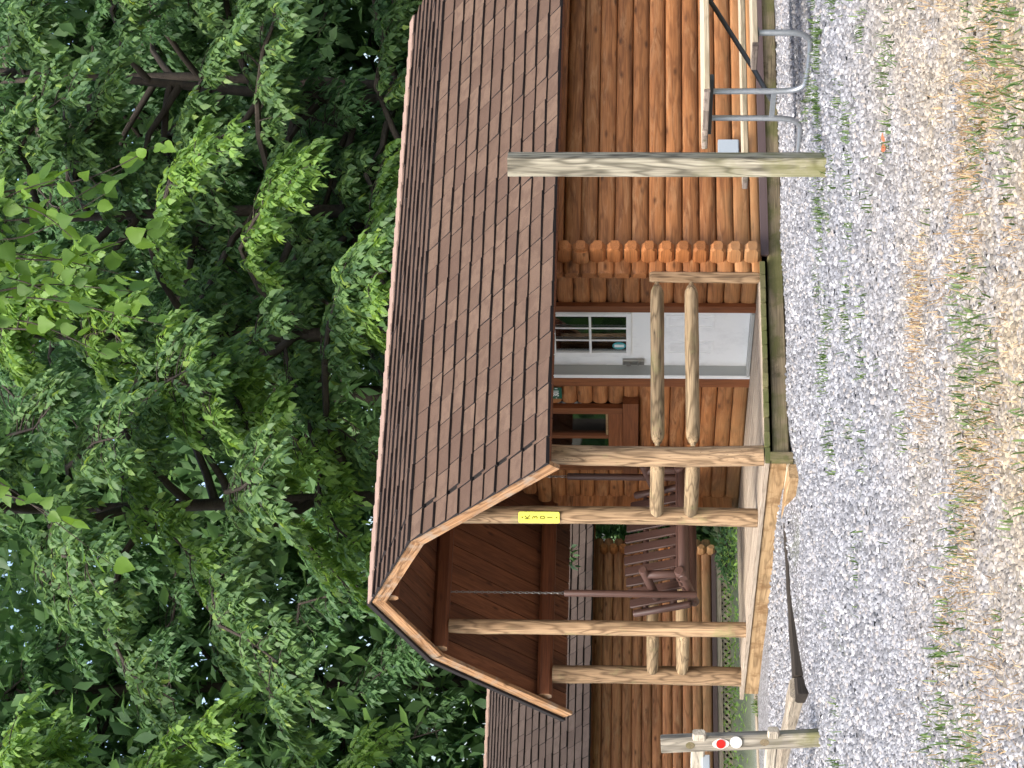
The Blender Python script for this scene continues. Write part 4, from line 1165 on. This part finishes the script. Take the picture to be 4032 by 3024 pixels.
def tree(name, label, base, h, boughs, mat, seed, leaf=0.13, trunk_r=0.16, lean=(0, 0), dens=1.0, shape='ovate', group=None, twig=1.0):
    rg = np.random.default_rng(seed)
    bz = float(zg(base[0], base[1]))
    t = thing(name, (base[0], base[1], bz), label, 'tree', group)
    n = 9
    tp_ = []
    for i in range(n+1):
        f = i/n
        tp_.append((base[0]+lean[0]*f*h+0.18*math.sin(f*5+seed), base[1]+lean[1]*f*h+0.14*math.sin(f*4+seed*2), bz-0.15+h*f))
    tube('trunk', tp_, [trunk_r*(1-0.8*i/n)*(1.35 if i == 0 else 1) for i in range(n+1)], M['bark'], t, 10)
    leaves = []
    for (hf, az, ln, rise) in boughs:
        f = hf; i = min(int(f*n), n-1); fr = f*n-i
        s = np.array(tp_[i])*(1-fr)+np.array(tp_[i+1])*fr
        d = np.array([math.cos(az), math.sin(az), 0])
        pts = [s]
        m = 7
        for j in range(1, m+1):
            g = j/m
            zoff = rise*math.sin(min(g*1.25, 1)*math.pi/2)*ln*0.5 - 0.42*ln*g*g*g
            pts.append(s + d*ln*g + np.array([0, 0, zoff]) + rg.normal(0, 0.07, 3)*min(g*2, 1))
        br = trunk_r*(0.42 if trunk_r < 0.2 else 0.22)
        V, F = tube_data(pts, [br*(1-0.86*j/m) for j in range(m+1)], 6)
        o0 = WM[t.name].translation
        # twigs
        nt_ = int(ln*8.5*dens)
        for k_ in range(nt_):
            g = rg.uniform(0.22, 1.0)**0.8
            j = min(int(g*m), m-1); fr = g*m-j
            p = pts[j]*(1-fr)+pts[j+1]*fr
            sd = rg.choice([-1, 1]); perp = np.array([-d[1], d[0], 0])*sd
            td = nrmz(d*rg.uniform(0.2, 0.9)+perp*rg.uniform(0.3, 1.0)+np.array([0, 0, rg.uniform(-0.15, 0.35)]))
            tl = rg.uniform(0.45, 1.15)*(1.15-0.35*g)*twig
            tpts = [p]
            dd = td.copy()
            for q in range(4):
                dd = nrmz(dd+np.array([0, 0, -0.20])); tpts.append(tpts[-1]+dd*tl/4)
            tv, tf_ = tube_data(tpts, [0.009, 0.008, 0.006, 0.005, 0.003], 4)
            b0 = len(V); V += tv; F += [tuple(b0+x for x in f__) for f__ in tf_]
            for q in range(1, 5):
                for e in range(1 if q < 3 else 2):
                    sdir = nrmz(dd*0.6 + np.cross(dd, [0, 0, 1])*rg.uniform(-1, 1) + np.array([0, 0, rg.uniform(-0.35, 0.15)]))
                    spray(leaves, tpts[q]+rg.normal(0, 0.03, 3), sdir, 0.30*rg.uniform(0.7, 1.3), rg, int(rg.integers(7, 12)), leaf)
        me = mesh('limb', [Vector(v)-o0 for v in V], F, M['bark'], 60)
        place(bpy.data.objects.new('limb', me), t, Matrix.Translation(o0))
    if leaves:
        P = np.array([l[0] for l in leaves]); A = np.array([l[1] for l in leaves]); N_ = np.array([l[2] for l in leaves])
        L = np.array([l[3] for l in leaves]); W_ = np.array([l[4] for l in leaves])
        o0 = np.array(WM[t.name].translation)
        me = leaf_mesh('crown', P-o0, A, N_, L, W_, mat, shape)
        place(bpy.data.objects.new('crown', me), t, Matrix.Translation(Vector(o0)))
    return t, len(leaves)

def fan(rg, n, z0, z1, l0, l1, az0=0, az1=360, rise=(0.1, 0.7)):
    return [(rg.uniform(z0, z1), R(rg.uniform(az0, az1)), rg.uniform(l0, l1), rg.uniform(*rise)) for _ in range(n)]
NL = 0
G1 = 'broadleaf trees growing behind the cabin'
spec = [
 # name, label, base, h, seed, mat, n, (z0,z1), (l0,l1), leaf, dens, azimuth range, lean
 ('ash_tree', 'tree whose dark forked trunk rises above the right end of the roof ridge', (11.2, 9.3), 11.5, 3, 'leaf', 16, (0.30, 0.98), (4.6, 1.6), 0.165, 1.0, (165, 300), (0.0, -0.02)),
 ('ash_tree', 'tree with a dark straight trunk second from the right above the roof', (9.0, 9.6), 12.0, 5, 'leaf', 16, (0.34, 0.98), (4.8, 1.6), 0.16, 1.0, (170, 300), (0.0, -0.02)),
 ('ash_tree', 'tree with pale bark rising behind the middle of the roof ridge', (7.0, 9.2), 12.0, 8, 'leaf_l', 15, (0.36, 0.98), (4.4, 1.6), 0.145, 1.15, (175, 300), (-0.01, -0.03)),
 ('ash_tree', 'tree with slanting limbs behind the porch end of the roof', (4.7, 9.6), 12.0, 13, 'leaf', 15, (0.42, 0.98), (4.4, 1.6), 0.145, 1.15, (180, 300), (-0.02, -0.02)),
 ('ash_tree', 'brightly lit tree whose light green sprays hang at the left of the porch roof', (-2.6, 10.5), 12.5, 21, 'leaf_l', 22, (0.42, 0.98), (5.2, 2.6), 0.14, 1.35, (-80, 25), (0.05, 0.0)),
 ('oak_tree', 'dark tree with a thick trunk beyond the neighbouring cabin roof', (8.3, 24.0), 15, 31, 'leaf_d', 16, (0.32, 0.95), (5.0, 3.0), 0.20, 0.85, (150, 340), (0, 0)),
 ('oak_tree', 'shaded tree at the far left edge behind the neighbouring cabin', (6.4, 25.5), 15, 37, 'leaf_d', 16, (0.30, 0.95), (5.0, 3.0), 0.20, 0.85, (150, 360), (0.01, 0)),
 ('oak_tree', 'shaded tree in the second row behind the porch roof', (11.8, 18.5), 15, 41, 'leaf_d', 20, (0.25, 0.98), (5.0, 3.0), 0.20, 1.1, (140, 340), (0, 0)),
 ('oak_tree', 'shaded tree in the second row behind the middle of the roof', (15.0, 15.8), 15, 43, 'leaf_d', 20, (0.20, 0.98), (5.0, 3.0), 0.20, 1.1, (140, 340), (0, 0)),
 ('oak_tree', 'shaded tree in the second row behind the right end of the roof', (18.4, 14.0), 15, 47, 'leaf_d', 20, (0.20, 0.98), (5.0, 3.0), 0.20, 1.1, (140, 340), (0, 0)),
 ('oak_tree', 'shaded tree close behind the porch gable between the two cabins', (9.9, 13.2), 13, 61, 'leaf_d', 18, (0.22, 0.98), (4.2, 2.4), 0.17, 1.1, (0, 360), (0, 0)),
 ('oak_tree', 'shaded tree close behind the forked trunk above the right of the roof', (13.2, 11.8), 13, 67, 'leaf_d', 18, (0.22, 0.98), (4.2, 2.4), 0.17, 1.1, (0, 360), (0, 0)),
 ('ash_tree', 'low bushy tree filling in just right of the roof end', (13.6, 8.2), 10.5, 53, 'leaf', 15, (0.25, 0.98), (4.0, 1.6), 0.16, 1.0, (150, 300), (0, 0)),
]
for nm, lab, base, h, sd, mt, nbg, zr_, lr_, lf, dn, azr, ln_ in spec:
    rg = np.random.default_rng(sd*7)
    bo = []
    for j in range(nbg+4):
        hf = zr_[0] + (zr_[1]-zr_[0])*((j+rg.uniform(0, 1))/(nbg+4))
        g = (hf-zr_[0])/(zr_[1]-zr_[0])
        ln2 = (lr_[0]*(1-g)+lr_[1]*g)*rg.uniform(0.75, 1.1)
        az = rg.uniform(*azr) if j % 5 else rg.uniform(0, 360)
        if sd in (3, 5) and g < 0.8 and abs(az-239) < 38: az = 239 + (38+rg.uniform(0, 30))*(1 if az > 239 else -1)
        bo.append((hf, R(az), ln2, rg.uniform(0.1, 0.7)))
    _, c_n = tree(nm, lab, base, h, bo, M[mt], sd, leaf=lf, trunk_r=0.15 if nm == 'ash_tree' or h == 13 else 0.26, lean=ln_, dens=dn, group=G1,
                  shape='ovate' if nm == 'ash_tree' else 'simple', twig=0.7 if nm == 'ash_tree' else 1.0)
    NL += c_n
print('leaves', NL)

# far wood: one mass of foliage behind the trees and all round the clearing
def wood_mass(n, d0, d1, s0, s1, z1, l0, l1, thr):
    d = rng.uniform(d0, d1, n); s_ = rng.uniform(s0, s1, n); z = rng.uniform(-0.5, z1, n)
    keep = patch(s_, z*1.3, 1.3, 77) + rng.uniform(-0.3, 0.3, n) > thr
    d, s_, z = d[keep], s_[keep], z[keep]
    P = np.stack([CAM.x + d*f2[0] + s_*r2[0], CAM.y + d*f2[1] + s_*r2[1], z], -1)
    P = P[~((P[:, 1] < 21) & (P[:, 0] < 9))]
    return P, rng.uniform(l0, l1, len(P))
P1, L1 = wood_mass(185000, 38, 54, -20, 20, 17.5, 0.30, 0.50, 0.05)
n = 34000                       # the ring of woodland round the campground
ang = rng.uniform(0, 2*math.pi, n); rad = rng.uniform(38, 52, n)
a0 = math.atan2(f2[1], f2[0])
dd = np.abs((ang-a0+math.pi) % (2*math.pi)-math.pi)
ok = dd > 0.62
ang, rad = ang[ok], rad[ok]; n = len(ang)
hgt = 13+3.0*np.sin(ang*9)+1.5*np.sin(ang*23)
P2 = np.stack([CAM.x+2+rad*np.cos(ang), CAM.y+6+rad*np.sin(ang), rng.uniform(-0.5, 1, n)*hgt], -1); P2[:, 2] = np.abs(P2[:, 2])
L2 = rng.uniform(0.8, 1.6, n)
P = np.concatenate([P1, P2]); L = np.concatenate([L1, L2]); n = len(P)
A = rng.normal(0, 1, (n, 3)); A[:, 2] -= 0.7
N_ = rng.normal(0, 0.5, (n, 3)); N_[:, 2] += 1
fwd_ = place(bpy.data.objects.new('far_wood', leaf_mesh('far_wood', P, A, N_, L, L*0.6, M['leaf_far'], 'simple')))
props(fwd_, 'dense dark green wood closing off the view behind the trees', 'woodland', kind='stuff')

# broad-leaved branch hanging in from a tree at the right of the viewer
rg = np.random.default_rng(99)
mb = np.array([3.6, -9.6])
mz = float(zg(mb[0], mb[1]))
mt_ = thing('mulberry_tree', (mb[0], mb[1], mz), 'near tree whose broad bright leaves hang down into the top of the view', 'tree')
tpts = [(mb[0], mb[1], mz-0.2), (mb[0]-0.05, mb[1]+0.05, 1.5), (mb[0]-0.2, mb[1]+0.2, 3.2), (mb[0]-0.5, mb[1]+0.5, 4.6), (mb[0]-0.6, mb[1]+0.6, 6.5)]
tube('trunk', bez(tpts, 4), [0.20*(1-0.045*i) for i in range(17)], M['bark'], mt_, 10)
tgt = lambda x, y, dd: np.array(CAM + (fw + rt*((3024-y)-1512)/8954.97 - up*(x-2016)/8954.97)*dd)
LV_ = []
def hang(path, rad0, nleaf, leaf, spread, parent):
    pp = bez(path, 6)
    tube('limb', pp, [rad0*(1-0.85*i/(len(pp)-1)) for i in range(len(pp))], M['bark'], parent, 6)
    return [np.array(p) for p in pp]
limb = hang([tpts[3], tgt(-700, 500, 12.6), tgt(-560, 1100, 12.8), tgt(-480, 2000, 13.2), tgt(-430, 2500, 13.4)], 0.07, 0, 0, 0, mt_)
def broad_twig(path, nl, leaf, rad=0.010):
    pp = hang(path, rad, 0, 0, 0, mt_)
    for i in range(nl):
        g = 0.12+0.88*(i+rg.uniform(0, 0.8))/nl; j = min(int(g*(len(pp)-1)), len(pp)-2)
        p = pp[j] + (pp[j+1]-pp[j])*(g*(len(pp)-1)-j)
        d_ = nrmz(pp[j+1]-pp[j])
        a = d_*0.5 + np.array([rg.normal(0, 0.6), rg.normal(0, 0.6), -0.55+rg.normal(0, 0.35)])
        nn = -np.array(fw)*0.45 + np.array([0, 0, 0.8]) + rg.normal(0, 0.65, 3)
        l_ = leaf*rg.uniform(0.75, 1.2)
        LV_.append((p + nrmz(a)*0.035, a, nn, l_, l_*rg.uniform(0.62, 0.85)))
for (x0, y0, x1, y1, x2, y2, nl) in [(-520, 1150, 200, 1180, 640, 1280, 17), (-500, 900, 150, 850, 520, 640, 15), (-500, 1000, 250, 1020, 600, 900, 15),
                                  (-560, 780, 120, 820, 330, 980, 12), (-480, 1250, 120, 1270, 420, 1400, 12), (-520, 860, 350, 700, 640, 560, 9),
                                  (-500, 950, 100, 930, 420, 760, 13), (-520, 1080, 60, 1100, 300, 1210, 12),
                                  (-450, 1750, 0, 1900, 460, 2240, 12), (-430, 2000, 30, 1950, 300, 2080, 8), (-470, 1180, 60, 1000, 480, 1080, 16), (-470, 1040, 60, 760, 250, 700, 12), (-480, 1200, 180, 1120, 540, 1150, 16)]:
    dd = rg.uniform(12.4, 13.4)
    st0 = min(limb, key=lambda q: np.linalg.norm(q-tgt(x0, y0, dd)))
    broad_twig([st0, tgt((x0+x1)/2, (y0+y1)/2, dd), tgt(x1, y1, dd), tgt(x2, y2, dd-0.1)], int(nl*1.5), 0.112)
o0 = np.array(WM[mt_.name].translation)
me = leaf_mesh('crown', np.array([l[0] for l in LV_])-o0, [l[1] for l in LV_], [l[2] for l in LV_], np.array([l[3] for l in LV_]), np.array([l[4] for l in LV_]), M['leaf_b'], 'broad')
place(bpy.data.objects.new('crown', me), mt_, Matrix.Translation(Vector(o0)))

# ------------------------------------------------------------------ shrubs and ground cover by the neighbouring cabin
def shrub(name, label, c, rx, rz, n, mat, leaf, seed, stems=7):
    rg = np.random.default_rng(seed)
    z0 = float(zg(c[0], c[1]))
    t = thing(name, (c[0], c[1], z0), label, 'shrub', 'shrubs beside the neighbouring cabin')
    V, F = [], []
    o0 = Vector((c[0], c[1], z0)); tips = []
    for i in range(stems):
        a = rg.uniform(0, 6.28); rr = rg.uniform(0.2, 0.8)*rx
        e = o0 + Vector((math.cos(a)*rr, math.sin(a)*rr, rz*rg.uniform(0.6, 0.95)))
        tv, tf_ = tube_data(bez([o0, (o0+e)/2+Vector((0, 0, 0.1*rz)), e], 3), [0.02, 0.016, 0.014, 0.012, 0.01, 0.008, 0.005], 5)
        b0 = len(V); V += tv; F += [tuple(b0+x for x in f__) for f__ in tf_]
    raw('stem', V, F, M['bark'], t, 60)
    u_ = rg.normal(0, 1, (n, 3)); u_ /= np.linalg.norm(u_, axis=1)[:, None]; r_ = rg.uniform(0.35, 1, n)**0.5
    lump = 1+0.22*np.sin(u_[:, 0]*5+seed)+0.18*np.sin(u_[:, 1]*6+u_[:, 2]*4)
    P = u_*(r_*lump)[:, None]*np.array([rx, rx, rz*0.55]) + np.array([0, 0, rz*0.52])
    P[:, 2] = np.abs(P[:, 2])
    A = u_ + rg.normal(0, 0.5, (n, 3)) + np.array([0, 0, -0.3]); N_ = np.array([0, 0, 1.0]) + rg.normal(0, 0.5, (n, 3))
    L = leaf*rg.uniform(0.7, 1.3, n)
    place(bpy.data.objects.new('foliage', leaf_mesh('foliage', P, A, N_, L, L*0.55, mat)), t, Matrix.Translation(o0))
shrub('shrub', 'dark shrub standing just right of the neighbouring cabin corner', (8.2, 15.6), 0.95, 2.6, 3800, M['leaf_d'], 0.13, 5)
shrub('shrub', 'tall dark shrub further right behind the swing', (9.9, 14.6), 1.2, 3.2, 4200, M['leaf_d'], 0.13, 6)
shrub('shrub', 'low bright green shrub at the foot of the neighbouring cabin corner', (7.0, 13.2), 0.5, 0.38, 700, M['leaf_d'], 0.09, 7)
shrub('shrub', 'low green shrub seen under the swing seat', (5.7, 13.0), 0.5, 0.22, 500, M['leaf_d'], 0.08, 8)
# ground cover leaves between the two cabins
n = 5200
x = rng.uniform(0.5, 9.5, n); y = rng.uniform(5.6, 14.9, n)
ok = patch(x, y, 1.6, 23)+0.25*(y > 11.5) + rng.uniform(-0.25, 0.25, n) > 0.62
x, y = x[ok], y[ok]; n = len(x)
P = np.stack([x, y, zg(x, y)+rng.uniform(0.02, 0.14, n)], -1); A = rng.normal(0, 1, (n, 3)); A[:, 2] = rng.uniform(0, 0.9, n); N_ = rng.normal(0, 0.4, (n, 3)); N_[:, 2] += 1
L = rng.uniform(0.05, 0.11, n)
gc = place(bpy.data.objects.new('ground_cover', leaf_mesh('ground_cover', P, A, N_, L, L*0.5, M['leaf_l'], 'simple')))
props(gc, 'low leafy green ground cover between the two cabins', 'ground cover', kind='stuff')
# fallen rust coloured leaf on the gravel
fx, fy = -1.75, -6.47
P = np.array([[fx, fy, float(zg(fx, fy))+0.03], [fx+0.04, fy-0.03, float(zg(fx, fy))+0.035]])
lf = leaf_mesh('fallen_leaf', P, np.array([[1, 0.3, 0.2], [0.7, -0.6, 0.3]]), np.array([[-0.3, -0.5, 0.8], [0.2, -0.6, 0.8]]), np.array([0.07, 0.05]), np.array([0.04, 0.03]), plain('rust_leaf', (0.34, 0.11, 0.05), 0.8), 'broad')
flo = place(bpy.data.objects.new('fallen_leaf', lf)); props(flo, 'curled rust red fallen leaf on the grey gravel', 'leaf')
